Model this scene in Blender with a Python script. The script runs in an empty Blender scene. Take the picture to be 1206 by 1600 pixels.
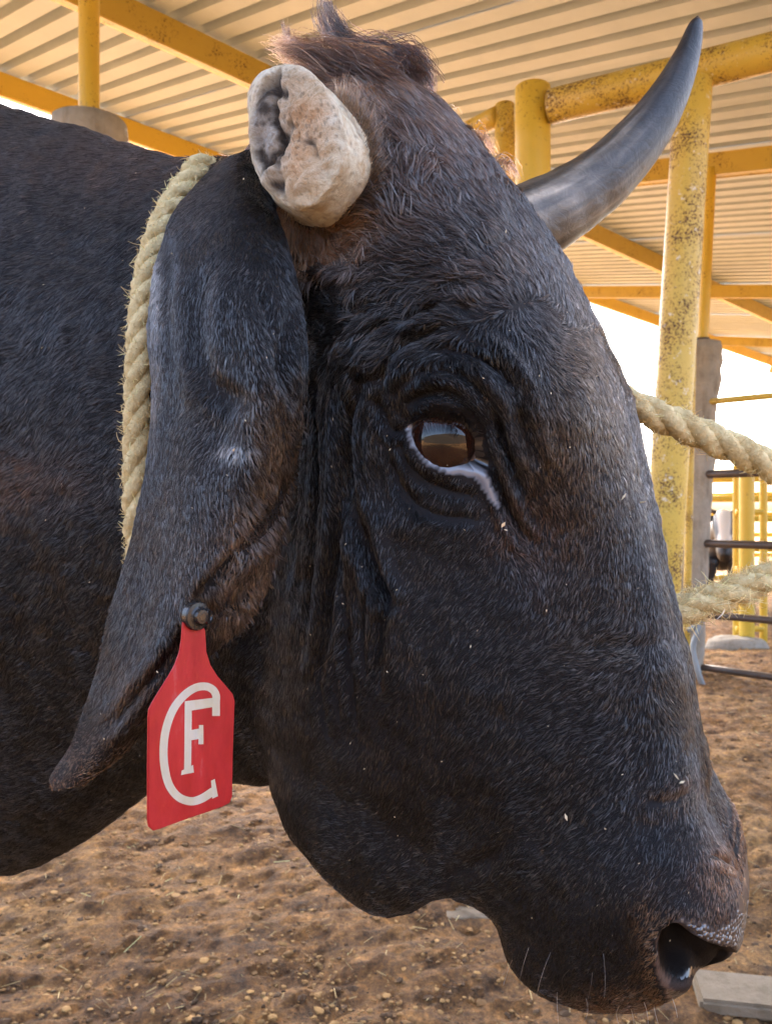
import bpy, math, random
import numpy as np
from mathutils import Vector
from mathutils.bvhtree import BVHTree

random.seed(7)
rng = np.random.default_rng(11)
sc = bpy.context.scene
R = math.radians

# ------------------------------------------------------------------ camera, world, sun, exposure
CAMH = 1.35
CAM = np.array([0.0, 0.0, CAMH])
FPX, CX, CY = 1300.0, 603.0, 800.0          # focal length and centre in pixels of the 1206 x 1600 frame
cd = bpy.data.cameras.new('camera')
cam = bpy.data.objects.new('camera', cd)
sc.collection.objects.link(cam)
cam.location = CAM
cam.rotation_euler = (R(90), 0, 0)
cd.sensor_fit = 'VERTICAL'
cd.sensor_height = 24.0
cd.sensor_width = 18.0
cd.lens = 24.0 * FPX / 1600.0
cd.clip_start = 0.02
cd.clip_end = 2000
cd.dof.use_dof = True
cd.dof.focus_distance = 0.56
cd.dof.aperture_fstop = 13.0
sc.camera = cam
sc.render.resolution_x, sc.render.resolution_y = 771, 1024

SUN_ELEV, SUN_AZ = R(46), R(4)   # azimuth measured from +Y towards +X; the sun stands beyond the far eave
wd = bpy.data.worlds.new('World')
sc.world = wd
wd.use_nodes = True
nt = wd.node_tree
sky = nt.nodes.new('ShaderNodeTexSky')
sky.sky_type = 'NISHITA'
sky.sun_disc = False
sky.sun_elevation = SUN_ELEV
sky.sun_rotation = SUN_AZ
sky.air_density = 0.8
sky.dust_density = 6.0
sky.ozone_density = 0.6
nt.links.new(sky.outputs[0], nt.nodes['Background'].inputs[0])
nt.nodes['Background'].inputs[1].default_value = 0.15
sd = bpy.data.lights.new('sun', 'SUN')
sd.energy = 3.0
sd.angle = R(0.5)
sd.color = (1.0, 0.94, 0.84)
sun = bpy.data.objects.new('sun', sd)
sc.collection.objects.link(sun)
sdir = Vector((math.sin(SUN_AZ) * math.cos(SUN_ELEV), math.cos(SUN_AZ) * math.cos(SUN_ELEV), math.sin(SUN_ELEV)))
sun.rotation_euler = sdir.to_track_quat('Z', 'Y').to_euler()
sun.location = (0, 0, 20)
sc.view_settings.view_transform = 'Standard'
sc.view_settings.look = 'None'
sc.view_settings.gamma = 1
sc.view_settings.exposure = 3.4
cy = sc.cycles
cy.max_bounces = 7
cy.diffuse_bounces = 4
cy.glossy_bounces = 3
cy.transmission_bounces = 4
cy.transparent_max_bounces = 6
cy.use_denoising = True
cy.sample_clamp_indirect = 4.0
try:
    cy.denoiser = 'OPENIMAGEDENOISE'
    cy.denoising_input_passes = 'RGB_ALBEDO_NORMAL'
except Exception:
    pass
sc.cycles_curves.shape = 'RIBBONS'
sc.cycles_curves.subdivisions = 2

# ------------------------------------------------------------------ frames
PHI = R(27)
LV = np.array([math.sin(PHI), math.cos(PHI), 0.0])      # the bull's lateral axis, away from the camera
FV = np.array([math.cos(PHI), -math.sin(PHI), 0.0])     # the bull's forward axis
ZV = np.array([0, 0, 1.0])
K = 0.604                                               # distance of the bull's midplane along LV

def ray(u, v):
    return np.array([(u - CX) / FPX, 1.0, (CY - v) / FPX])
def hp(u, v, b):                                        # pixel + lateral offset from the bull's midplane -> world
    r = ray(u, v)
    return CAM + r * ((K + b) / (r @ LV))
def at(u, v, Y):                                        # pixel + distance -> world
    return CAM + ray(u, v) * Y
def loc3(a, b, c):                                      # bull coordinates -> world
    return CAM + a * FV + (K + b) * LV + c * ZV
def to_loc(P):
    d = P - CAM
    return d @ FV, d @ LV - K, d[..., 2]
def mirror(P):
    b = (P - CAM) @ LV - K
    return P - 2 * np.asarray(b)[..., None] * LV
def proj(P):
    d = P - CAM
    y = np.where(np.abs(d[..., 1]) < 1e-4, 1e-4, d[..., 1])
    return CX + FPX * d[..., 0] / y, CY - FPX * d[..., 2] / y
def near_uv(P):                                         # pixel of the point, or of its mirror twin if on the far side
    b = (P - CAM) @ LV - K
    Q = P - np.where(b > 0, 2 * b, 0)[..., None] * LV
    return proj(Q)

# ------------------------------------------------------------------ mesh helpers
def link(o, parent=None):
    sc.collection.objects.link(o)
    if parent is not None:
        o.parent = parent
    return o
def mesh_np(name, V, faces, mat=None, parent=None, smooth=True):
    me = bpy.data.meshes.new(name)
    if isinstance(faces, np.ndarray):
        V = np.ascontiguousarray(V, dtype=np.float32)
        n, k = faces.shape
        me.vertices.add(len(V)); me.vertices.foreach_set('co', V.ravel())
        me.loops.add(n * k); me.loops.foreach_set('vertex_index', np.ascontiguousarray(faces, dtype=np.int32).ravel())
        me.polygons.add(n)
        me.polygons.foreach_set('loop_start', np.arange(0, n * k, k, dtype=np.int32))
        me.update(calc_edges=True)
        me.validate()
    else:
        me.from_pydata([tuple(map(float, p)) for p in V], [], faces)
        me.update()
    me.polygons.foreach_set('use_smooth', np.full(len(me.polygons), smooth, dtype=bool))
    if mat is not None:
        me.materials.append(mat)
    return link(bpy.data.objects.new(name, me), parent)
def empty(name, loc, label=None, cat=None, group=None):
    o = link(bpy.data.objects.new(name, None))
    o.empty_display_size = 0.1
    o.location = loc
    tag(o, label, cat, group)
    return o
def tag(o, label=None, cat=None, group=None, kind=None):
    if label: o['label'] = label
    if cat: o['category'] = cat
    if group: o['group'] = group
    if kind: o['kind'] = kind
    return o
def adopt(parent, o):                                   # parent but keep world place (parents are unrotated Empties)
    o.parent = parent
    o.matrix_parent_inverse.identity()
    o.location = Vector(o.location) - Vector(parent.location)
    return o
def grid_faces(nr, nc, closed=True, off=0):
    m = nc if closed else nc - 1
    r, c = np.meshgrid(np.arange(nr - 1), np.arange(m), indexing='ij')
    c2 = (c + 1) % nc
    return (np.stack([r * nc + c, r * nc + c2, (r + 1) * nc + c2, (r + 1) * nc + c], -1).reshape(-1, 4) + off)
def cr(A, n, closed=False):                             # Catmull-Rom upsampling along axis 0
    A = np.asarray(A, float)
    m = len(A)
    if closed:
        t = np.arange(m * n) / n
        i = t.astype(int); f = t - i
        g = lambda k: A[(i + k) % m]
    else:
        t = np.linspace(0, m - 1, (m - 1) * n + 1)
        i = np.minimum(t.astype(int), m - 2); f = t - i
        ext = np.concatenate([[2 * A[0] - A[1]], A, [2 * A[-1] - A[-2]]])
        g = lambda k: ext[i + k + 1]
    f = f.reshape((-1,) + (1,) * (A.ndim - 1))
    p0, p1, p2, p3 = g(-1), g(0), g(1), g(2)
    return 0.5 * (2 * p1 + (p2 - p0) * f + (2 * p0 - 5 * p1 + 4 * p2 - p3) * f ** 2 + (3 * p1 - p0 - 3 * p2 + p3) * f ** 3)
def loft(G):                                            # G[r, c, 3], columns closed, both ends capped -> V, list of faces
    nr, nc, _ = G.shape
    V = np.concatenate([G.reshape(-1, 3), [G[0].mean(0)], [G[-1].mean(0)]])
    F = grid_faces(nr, nc).tolist()
    a, b = nr * nc, nr * nc + 1
    for c in range(nc):
        F.append([a, (c + 1) % nc, c])
        F.append([b, (nr - 1) * nc + c, (nr - 1) * nc + (c + 1) % nc])
    return V, F
def tube_grid(path, rad, ns=12, twist=0.0, up=None):
    path = np.asarray(path, float); n = len(path)
    rad = np.broadcast_to(np.asarray(rad, float), (n,))
    T = np.gradient(path, axis=0); T /= np.linalg.norm(T, axis=1)[:, None]
    up = np.array([0, 0, 1.0]) if up is None else np.asarray(up, float)
    if abs(T[0] @ up) > .9: up = np.array([1.0, 0, 0])
    N = np.empty_like(path); N[0] = np.cross(T[0], up); N[0] /= np.linalg.norm(N[0])
    for i in range(1, n):
        v = N[i - 1] - T[i] * (N[i - 1] @ T[i]); N[i] = v / np.linalg.norm(v)
    B = np.cross(T, N)
    an = np.linspace(0, 2 * math.pi, ns, endpoint=False)[None, :] + twist * np.arange(n)[:, None]
    return path[:, None] + rad[:, None, None] * (np.cos(an)[..., None] * N[:, None] + np.sin(an)[..., None] * B[:, None]), T, N, B
def tube(name, path, rad, mat, parent=None, ns=14, smooth=True):
    G, *_ = tube_grid(path, rad, ns)
    V, F = loft(G)
    o = mesh_np(name, V, F, mat, None, smooth)
    if parent is not None: adopt(parent, o)
    return o
def pipe(name, p0, p1, r, mat, parent=None, ns=18, bend=0.0, nseg=14):
    p0, p1 = np.asarray(p0, float), np.asarray(p1, float)
    t = np.linspace(0, 1, nseg)
    L = np.linalg.norm(p1 - p0)
    e = min(0.2 * r / L, .02)
    t = np.concatenate([[0, e * .5], t[1:-1], [1 - e * .5, 1]])
    rr = np.full(len(t), r); rr[0] *= .88; rr[-1] *= .88
    path = p0 + (p1 - p0) * t[:, None]
    path[:, 0] += bend * np.sin(t * 3.1 + 1) * r
    o = tube(name, path, rr, mat, parent, ns)
    return o
def box(name, c, axes, half, mat, parent=None, bev=0.004):
    c = np.asarray(c, float)
    A = [np.asarray(x, float) / np.linalg.norm(x) for x in axes]
    import bmesh
    bm = bmesh.new()
    bmesh.ops.create_cube(bm, size=2)
    for v in bm.verts:
        p = c + sum(A[i] * half[i] * v.co[i] for i in range(3)); v.co = p
    if bev: bmesh.ops.bevel(bm, geom=bm.edges[:], offset=bev, segments=2, affect='EDGES')
    bmesh.ops.recalc_face_normals(bm, faces=bm.faces[:])
    me = bpy.data.meshes.new(name); bm.to_mesh(me); bm.free()
    if mat: me.materials.append(mat)
    o = link(bpy.data.objects.new(name, me))
    if parent is not None: adopt(parent, o)
    return o
def noise3(P, seed, freq, n=10):                        # smooth pseudo noise: sum of random sines, about -1..1
    g = np.random.default_rng(seed)
    k = g.normal(size=(n, 3)) * freq
    ph = g.uniform(0, 6.283, n)
    return np.sin(P @ k.T + ph).sum(1) * (1.4 / math.sqrt(n)) * .7

# ------------------------------------------------------------------ materials
MATS = {}
def nodes(name):
    m = bpy.data.materials.new(name); m.use_nodes = True
    t = m.node_tree; b = t.nodes['Principled BSDF']
    MATS[name] = m
    return m, t, b
def N(t, kind, **kw):
    n = t.nodes.new(kind)
    for k, v in kw.items():
        if k in ('scale', 'detail', 'rough', 'dist'):
            n.inputs[{'scale': 'Scale', 'detail': 'Detail', 'rough': 'Roughness', 'dist': 'Distortion'}[k]].default_value = v
        else: setattr(n, k, v)
    return n
def ramp(t, fac, stops):
    n = t.nodes.new('ShaderNodeValToRGB')
    e = n.color_ramp.elements
    while len(e) < len(stops): e.new(0.5)
    for i, (p, c) in enumerate(stops):
        e[i].position = p; e[i].color = (*c, 1) if len(c) == 3 else c
    t.links.new(fac, n.inputs[0])
    return n
def mixc(t, fac, a, b):
    n = t.nodes.new('ShaderNodeMix'); n.data_type = 'RGBA'
    for i, x in ((0, fac), (6, a), (7, b)):
        if hasattr(x, 'links'): t.links.new(x, n.inputs[i])
        else: n.inputs[i].default_value = x if i == 0 else ((*x, 1) if len(x) == 3 else x)
    return n.outputs[2]
def bump(t, b, h, strength, dist):
    n = t.nodes.new('ShaderNodeBump'); n.inputs['Strength'].default_value = strength; n.inputs['Distance'].default_value = dist
    t.links.new(h, n.inputs['Height']); t.links.new(n.outputs[0], b.inputs['Normal'])
    return n
def obco(t, sx=1, sy=1, sz=1):
    c = t.nodes.new('ShaderNodeTexCoord'); mp = t.nodes.new('ShaderNodeMapping')
    mp.inputs['Scale'].default_value = (sx, sy, sz)
    t.links.new(c.outputs['Object'], mp.inputs[0])
    return mp.outputs[0]
def nz(t, co, scale, detail=6, rough=.6, dist=0.0):
    n = N(t, 'ShaderNodeTexNoise', scale=scale, detail=detail, rough=rough, dist=dist)
    t.links.new(co, n.inputs['Vector'])
    return n.outputs[0]

def paint_mat(name, col, col2, rust_lo, rust_hi, scale=55, chip=.62):
    m, t, b = nodes(name)
    co = obco(t)
    n1 = nz(t, co, 6, 8, .65)
    base = mixc(t, n1, col, col2)
    spots = nz(t, co, scale, 5, .75)
    patch = nz(t, co, 5, 4, .6)
    ad = t.nodes.new('ShaderNodeMath'); ad.operation = 'MULTIPLY_ADD'
    t.links.new(patch, ad.inputs[0]); ad.inputs[1].default_value = .55; t.links.new(spots, ad.inputs[2])
    rm = ramp(t, ad.outputs[0], [(rust_lo, (0, 0, 0)), (rust_hi, (1, 1, 1))])
    rust = ramp(t, nz(t, co, 160, 4, .7), [(.3, (.035, .018, .008)), (.7, (.16, .075, .03))])
    c1 = mixc(t, rm.outputs[0], base, rust.outputs[0])
    pale = ramp(t, nz(t, co, 28, 6, .7), [(chip, (0, 0, 0)), (chip + .06, (1, 1, 1))])
    c2 = mixc(t, pale.outputs[0], c1, (.62, .55, .40))
    t.links.new(c2, b.inputs['Base Color'])
    rr = ramp(t, rm.outputs[0], [(0, (.38,) * 3), (1, (.85,) * 3)])
    t.links.new(rr.outputs[0], b.inputs['Roughness'])
    bump(t, b, ad.outputs[0], .35, .004)
    return m
M_YEL = paint_mat('yellow_paint_rusty', (.50, .33, .035), (.58, .41, .07), .80, .89, 95, .60)
M_YEL2 = paint_mat('yellow_paint_clean', (.54, .36, .03), (.62, .43, .05), .90, .98, chip=.74)
M_ORG = paint_mat('orange_yellow_paint', (.42, .29, .04), (.50, .36, .05), .86, .96, chip=.74)
M_DARKROD = paint_mat('dark_rusty_rod', (.05, .038, .032), (.09, .06, .045), .9, 1.0, chip=.8)

def concrete_mat(name, c1, c2):
    m, t, b = nodes(name)
    co = obco(t)
    r1 = ramp(t, nz(t, co, 5, 9, .7), [(.3, c1), (.7, c2)])
    st = ramp(t, nz(t, obco(t, 1, 1, .25), 14, 6, .6), [(.50, (1, 1, 1)), (.72, (.55, .50, .42))])
    mm = t.nodes.new('ShaderNodeMix'); mm.data_type = 'RGBA'; mm.blend_type = 'MULTIPLY'; mm.inputs[0].default_value = .8
    t.links.new(r1.outputs[0], mm.inputs[6]); t.links.new(st.outputs[0], mm.inputs[7])
    t.links.new(mm.outputs[2], b.inputs['Base Color'])
    b.inputs['Roughness'].default_value = .9
    bump(t, b, nz(t, co, 40, 8, .7), .6, .02)
    return m
M_CONC = concrete_mat('concrete', (.24, .215, .17), (.40, .36, .29))
M_SLAB = concrete_mat('pale_slab', (.20, .155, .10), (.34, .275, .19))

def roof_mat():
    m, t, b = nodes('roof_sheet_metal')
    co = obco(t)
    r1 = ramp(t, nz(t, obco(t, .4, .4, .4), 2.2, 8, .7), [(.3, (.34, .40, .43)), (.7, (.43, .49, .52))])
    d = ramp(t, nz(t, co, 60, 6, .75), [(.62, (1, 1, 1)), (.8, (.62, .5, .36))])
    mm = t.nodes.new('ShaderNodeMix'); mm.data_type = 'RGBA'; mm.blend_type = 'MULTIPLY'; mm.inputs[0].default_value = .7
    t.links.new(r1.outputs[0], mm.inputs[6]); t.links.new(d.outputs[0], mm.inputs[7])
    t.links.new(mm.outputs[2], b.inputs['Base Color'])
    b.inputs['Roughness'].default_value = .55
    b.inputs['Metallic'].default_value = .12
    return m
M_ROOF = roof_mat()

def soil_mat():
    m, t, b = nodes('trampled_soil')
    co = obco(t)
    big = ramp(t, nz(t, co, .9, 6, .6), [(.30, (.13, .062, .020)), (.52, (.27, .145, .050)), (.75, (.43, .27, .105))])
    mid = ramp(t, nz(t, co, 9, 8, .72), [(.32, (.22, .18, .15)), (.5, (.85, .8, .75)), (.66, (1.55, 1.5, 1.4))])
    fin = ramp(t, nz(t, co, 48, 8, .85), [(.34, (.28, .24, .2)), (.5, (.95, .95, .95)), (.66, (2.0, 1.85, 1.5))])
    def mul(a, c):
        mm = t.nodes.new('ShaderNodeMix'); mm.data_type = 'RGBA'; mm.blend_type = 'MULTIPLY'; mm.inputs[0].default_value = 1
        t.links.new(a, mm.inputs[6]); t.links.new(c, mm.inputs[7]); return mm.outputs[2]
    t.links.new(mul(mul(big.outputs[0], mid.outputs[0]), fin.outputs[0]), b.inputs['Base Color'])
    b.inputs['Roughness'].default_value = .95
    ad = t.nodes.new('ShaderNodeMath'); ad.operation = 'MULTIPLY_ADD'
    t.links.new(nz(t, co, 30, 8, .8), ad.inputs[0]); ad.inputs[1].default_value = .5
    t.links.new(nz(t, co, 7, 8, .7), ad.inputs[2])
    bump(t, b, ad.outputs[0], 1.0, .05)
    return m
M_SOIL = soil_mat()
def attr_mat(name, rough, extra=None, bumpscale=None, coat=0.0, spec=.5):
    m, t, b = nodes(name)
    a = N(t, 'ShaderNodeAttribute', attribute_name='col')
    t.links.new(a.outputs['Color'], b.inputs['Base Color'])
    b.inputs['Roughness'].default_value = rough
    b.inputs['Specular IOR Level'].default_value = spec
    if coat:
        b.inputs['Coat Weight'].default_value = coat; b.inputs['Coat Roughness'].default_value = .08
    if bumpscale:
        bump(t, b, nz(t, obco(t), bumpscale, 6, .7), .5, .002)
    return m
M_CLOD = attr_mat('clod_soil', .95, bumpscale=80)
M_STRAW = attr_mat('dry_straw', .7)
def hair_mat(name, rough=.28, radial=.35, coat=0.0, ior=1.6):
    m = bpy.data.materials.new(name); m.use_nodes = True
    t = m.node_tree; t.nodes.clear()
    o = t.nodes.new('ShaderNodeOutputMaterial')
    h = t.nodes.new('ShaderNodeBsdfHairPrincipled')
    h.parametrization = 'COLOR'
    a = N(t, 'ShaderNodeAttribute', attribute_name='col')
    t.links.new(a.outputs['Color'], h.inputs['Color'])
    h.inputs['Roughness'].default_value = rough
    h.inputs['Radial Roughness'].default_value = radial
    h.inputs['Coat'].default_value = coat
    h.inputs['IOR'].default_value = ior
    t.links.new(h.outputs[0], o.inputs[0])
    return m
M_FUR = hair_mat('coat_hair', .12, .18, .0, 1.64)
M_TUFT = hair_mat('tuft_hair', .2, .3, .0, 1.5)
M_UNDER = hair_mat('under_hair', .45, .6, .0, 1.28)
def fibre_mat(name):
    m, t, b = nodes(name)
    a = N(t, 'ShaderNodeAttribute', attribute_name='col')
    t.links.new(a.outputs['Color'], b.inputs['Base Color'])
    b.inputs['Roughness'].default_value = .75
    return m
M_FIBRE = fibre_mat('rope_fibre')
def rope_mat():
    m, t, b = nodes('sisal_rope')
    co = obco(t)
    r1 = ramp(t, nz(t, co, 90, 6, .7), [(.3, (.42, .31, .13)), (.6, (.70, .58, .31)), (.8, (.80, .70, .44))])
    t.links.new(r1.outputs[0], b.inputs['Base Color'])
    b.inputs['Roughness'].default_value = .85
    bump(t, b, nz(t, co, 500, 4, .7), .8, .002)
    return m
M_ROPE = rope_mat()
M_SKIN = attr_mat('hide_skin', .6, bumpscale=420, spec=.15)
M_WET = attr_mat('wet_skin', .32, coat=.9, spec=.5)
_t = M_WET.node_tree; _b = _t.nodes['Principled BSDF']; _b.inputs['Coat Roughness'].default_value = .12
_v = _t.nodes.new('ShaderNodeTexVoronoi'); _v.inputs['Scale'].default_value = 330; _t.links.new(obco(_t), _v.inputs['Vector'])
_bn = bump(_t, _b, _v.outputs['Distance'], .8, -.004); _t.links.new(_bn.outputs[0], _b.inputs['Coat Normal'])
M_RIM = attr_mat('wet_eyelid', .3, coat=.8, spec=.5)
def cut_mat():
    m, t, b = nodes('horn_cut')
    a = N(t, 'ShaderNodeAttribute', attribute_name='col')
    co = obco(t)
    st = ramp(t, nz(t, co, 75, 8, .75, 1.0), [(.40, (1, 1, 1)), (.62, (.62, .47, .30))])
    mm = t.nodes.new('ShaderNodeMix'); mm.data_type = 'RGBA'; mm.blend_type = 'MULTIPLY'; mm.inputs[0].default_value = .75
    t.links.new(a.outputs['Color'], mm.inputs[6]); t.links.new(st.outputs[0], mm.inputs[7])
    ck = ramp(t, nz(t, co, 420, 6, .8, .6), [(.63, (0, 0, 0)), (.68, (1, 1, 1))])
    c2 = mixc(t, ck.outputs[0], mm.outputs[2], (.10, .07, .04))
    t.links.new(c2, b.inputs['Base Color'])
    b.inputs['Roughness'].default_value = .62
    ad = t.nodes.new('ShaderNodeMath'); ad.operation = 'MULTIPLY_ADD'
    t.links.new(nz(t, co, 520, 6, .8), ad.inputs[0]); ad.inputs[1].default_value = .5
    t.links.new(nz(t, co, 130, 8, .7), ad.inputs[2])
    bump(t, b, ad.outputs[0], .9, .004)
    return m
M_HORNCUT = cut_mat()

def horn_mat():
    m, t, b = nodes('dark_horn')
    a = N(t, 'ShaderNodeAttribute', attribute_name='col')
    st = nz(t, obco(t), 55, 8, .7, 1.5)
    rr = ramp(t, st, [(.3, (.6, .58, .56)), (.55, (1, 1, 1)), (.72, (1.4, 1.35, 1.25))])
    mm = t.nodes.new('ShaderNodeMix'); mm.data_type = 'RGBA'; mm.blend_type = 'MULTIPLY'; mm.inputs[0].default_value = .9
    t.links.new(a.outputs['Color'], mm.inputs[6]); t.links.new(rr.outputs[0], mm.inputs[7])
    t.links.new(mm.outputs[2], b.inputs['Base Color'])
    b.inputs['Roughness'].default_value = .42
    bump(t, b, st, .5, .003)
    return m
M_HORN = horn_mat()
def set_col(o, C):
    me = o.data
    a = me.color_attributes.new('col', 'FLOAT_COLOR', 'POINT')
    C = np.asarray(C, float)
    if C.shape[1] == 3: C = np.concatenate([C, np.ones((len(C), 1))], 1)
    a.data.foreach_set('color', np.ascontiguousarray(C, dtype=np.float32).ravel())
def hair_object(name, pts, rad, col, mat, parent):      # pts[n, k, 3], rad[k] or [n, k], col[n, 3]
    n, k, _ = pts.shape
    hc = bpy.data.hair_curves.new(name)
    hc.add_curves([k] * n)
    pos = hc.attributes.get('position') or hc.attributes.new('position', 'FLOAT_VECTOR', 'POINT')
    pos.data.foreach_set('vector', np.ascontiguousarray(pts, dtype=np.float32).ravel())
    ra = hc.attributes.get('radius') or hc.attributes.new('radius', 'FLOAT', 'POINT')
    ra.data.foreach_set('value', np.ascontiguousarray(np.broadcast_to(rad, (n, k)), dtype=np.float32).ravel())
    ca = hc.attributes.new('col', 'FLOAT_COLOR', 'CURVE')
    ca.data.foreach_set('color', np.ascontiguousarray(np.concatenate([col, np.ones((n, 1))], 1), dtype=np.float32).ravel())
    hc.materials.append(mat)
    o = bpy.data.objects.new(name, hc)
    link(o)
    if parent is not None: adopt(parent, o)
    o['kind'] = 'stuff'
    return o

# ------------------------------------------------------------------ ground
def axis_pts(lo, hi, step, far):
    mid = np.arange(lo, hi + step / 2, step)
    g = step * np.cumsum(1.16 ** np.arange(1, 60)); g = g[g < far]
    return np.concatenate([lo - g[::-1], mid, hi + g])
gx = axis_pts(-3.2, 5.0, .03, 400); gy = axis_pts(1.6, 9.5, .03, 400)
X_, Y_ = np.meshgrid(gx, gy)
P2 = np.stack([X_.ravel(), Y_.ravel(), np.zeros(X_.size)], 1)
fade = np.clip(1 - np.maximum(np.abs(P2[:, 0]) - 12, 0) / 10, 0, 1) * np.clip(1 - np.maximum(np.abs(P2[:, 1] - 5) - 14, 0) / 10, 0, 1)
P2[:, 2] = (noise3(P2, 71, 1.6) * .022 + noise3(P2, 72, 5) * .012 + noise3(P2, 73, 16, 14) * .007 + noise3(P2, 74, 42, 18) * .009) * fade
ground_z = lambda x, y: float((noise3(np.array([[x, y, 0.0]]), 71, 1.6) * .022 + noise3(np.array([[x, y, 0.0]]), 72, 5) * .012)[0])
ground = mesh_np('ground', P2, grid_faces(len(gy), len(gx), False), M_SOIL)
tag(ground, 'brown trampled soil floor littered with straw and clods', 'ground', kind='structure')

# loose clods and straw lying on the soil
def scatter(n):
    y = 1.9 + (9 - 1.9) * rng.random(n) ** 1.6
    x = (rng.random(n) * 1.25 - .6) * y
    Q = np.stack([x, y, np.zeros(n)], 1)
    Q[:, 2] = noise3(Q, 71, 1.6) * .022 + noise3(Q, 72, 5) * .012 + noise3(Q, 73, 16, 14) * .008
    Q[:, 2] = noise3(Q * [1, 1, 0], 71, 1.6) * .022 + noise3(Q * [1, 1, 0], 72, 5) * .012 + noise3(Q * [1, 1, 0], 73, 16, 14) * .007
    return Q
import bmesh as _bm
_b = _bm.new(); _bm.ops.create_icosphere(_b, subdivisions=1, radius=1)
ico_v = np.array([v_.co[:] for v_ in _b.verts]); ico_f = np.array([[v_.index for v_ in f_.verts] for f_ in _b.faces]); _b.free()
n = 26000
Q = scatter(n)
sz = np.exp(rng.normal(math.log(.0042), .5, n)).clip(.002, .018)
cv = ico_v[None] * (1 + .28 * np.sin(ico_v @ rng.normal(size=(3, 5)) * 3).sum(1)[None, :, None] * .35 + rng.normal(0, .17, (n, len(ico_v), 1)))
cv = cv * (sz[:, None, None] * np.stack([rng.uniform(.8, 1.7, n), rng.uniform(.8, 1.5, n), rng.uniform(.3, .7, n)], 1)[:, None, :])
an = rng.uniform(0, 6.28, n)
cx_, sx_ = np.cos(an)[:, None], np.sin(an)[:, None]
cv = np.stack([cv[..., 0] * cx_ - cv[..., 1] * sx_, cv[..., 0] * sx_ + cv[..., 1] * cx_, cv[..., 2]], -1) + Q[:, None]
cv[..., 2] += (sz * .02)[:, None]
cf_ = (ico_f[None] + (np.arange(n) * len(ico_v))[:, None, None]).reshape(-1, 3)
clods = mesh_np('soil_clods', cv.reshape(-1, 3), cf_, M_CLOD, smooth=False)
cc = np.array([[.20, .108, .036], [.33, .195, .070], [.46, .30, .135], [.075, .04, .016], [.54, .40, .20]])[rng.choice(5, n, p=[.36, .30, .0, .34, .0])] * np.exp(rng.normal(0, .2, (n, 1)))
set_col(clods, np.repeat(cc, len(ico_v), 0))
tag(clods, 'loose brown clods and pebbles scattered over the soil', 'clods', kind='stuff')
n = 1500
Q = scatter(n)
an = rng.uniform(0, 3.14, n); tl = rng.normal(0, .25, n); L_ = rng.gamma(2.0, .006, n).clip(.004, .05); w_ = rng.uniform(.0005, .0013, n)
d_ = np.stack([np.cos(an) * np.cos(tl), np.sin(an) * np.cos(tl), np.abs(np.sin(tl))], 1) * L_[:, None]
s_ = np.stack([-np.sin(an), np.cos(an), np.zeros(n)], 1) * w_[:, None]
up_ = np.array([0, 0, 1.0]) * w_[:, None]
c0 = Q + [0, 0, .008]
sv = np.stack([c0 - d_ + s_, c0 - d_ - s_, c0 - d_ + up_ * 1.5, c0 + d_ + s_, c0 + d_ - s_, c0 + d_ + up_ * 1.5], 1).reshape(-1, 3)
sf = np.array([[0, 1, 4, 3], [1, 2, 5, 4], [2, 0, 3, 5]])
sf = (sf[None] + (np.arange(n) * 6)[:, None, None]).reshape(-1, 4)
straw = mesh_np('straw', sv, sf, M_STRAW, smooth=False)
set_col(straw, np.repeat(np.array([.55, .40, .17]) * np.exp(rng.normal(0, .35, (n, 1))), 6, 0).clip(0, .8))
tag(straw, 'dry yellow straw bits strewn over the soil', 'straw', kind='stuff')

def slab(name, outline, h, mat, label):
    pl = cr(np.array(outline, float), 6, True)
    pl = pl + rng.normal(0, .004, pl.shape)
    nn_ = len(pl)
    c = pl.mean(0)
    rings = []
    for k, z in ((1.03, -.05), (1.0, h * .7), (.96, h), (.6, h + .006), (.2, h + .004)):
        q = c + (pl - c) * k
        rings.append(np.concatenate([q, np.full((nn_, 1), z)], 1) + np.stack([np.zeros(nn_), np.zeros(nn_), rng.normal(0, .003, nn_)], 1))
    Vv, Ff = loft(np.array(rings))
    o = mesh_np(name, Vv, Ff, mat)
    tag(o, label, 'slab', kind='structure')
gp_ = lambda u_, v_: (at(u_, v_, CAMH * FPX / (v_ - CY))[:2])
_k0, _k1 = np.array([*gp_(1092, 1566), 0]), np.array([*gp_(1420, 1600), 0])
_kd = (_k1 - _k0) / np.linalg.norm(_k1 - _k0); _kn = np.array([-_kd[1], _kd[0], 0])
kb = box('concrete_slab', (_k0 + _k1) / 2 + _kn * .075 - ZV * .010, (_kd, _kn, ZV), (np.linalg.norm(_k1 - _k0) / 2, .085, .022), M_SLAB, None, .01)
tag(kb, 'pale worn concrete kerb bedded in the soil below the muzzle', 'kerb', kind='structure')
slab('concrete_kerb', [gp_(600, 1420), gp_(660, 1403), gp_(760, 1408), gp_(800, 1432), gp_(720, 1440), gp_(640, 1432)], .012, M_SLAB, 'pale broken concrete patch in the soil behind the chin')

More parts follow.
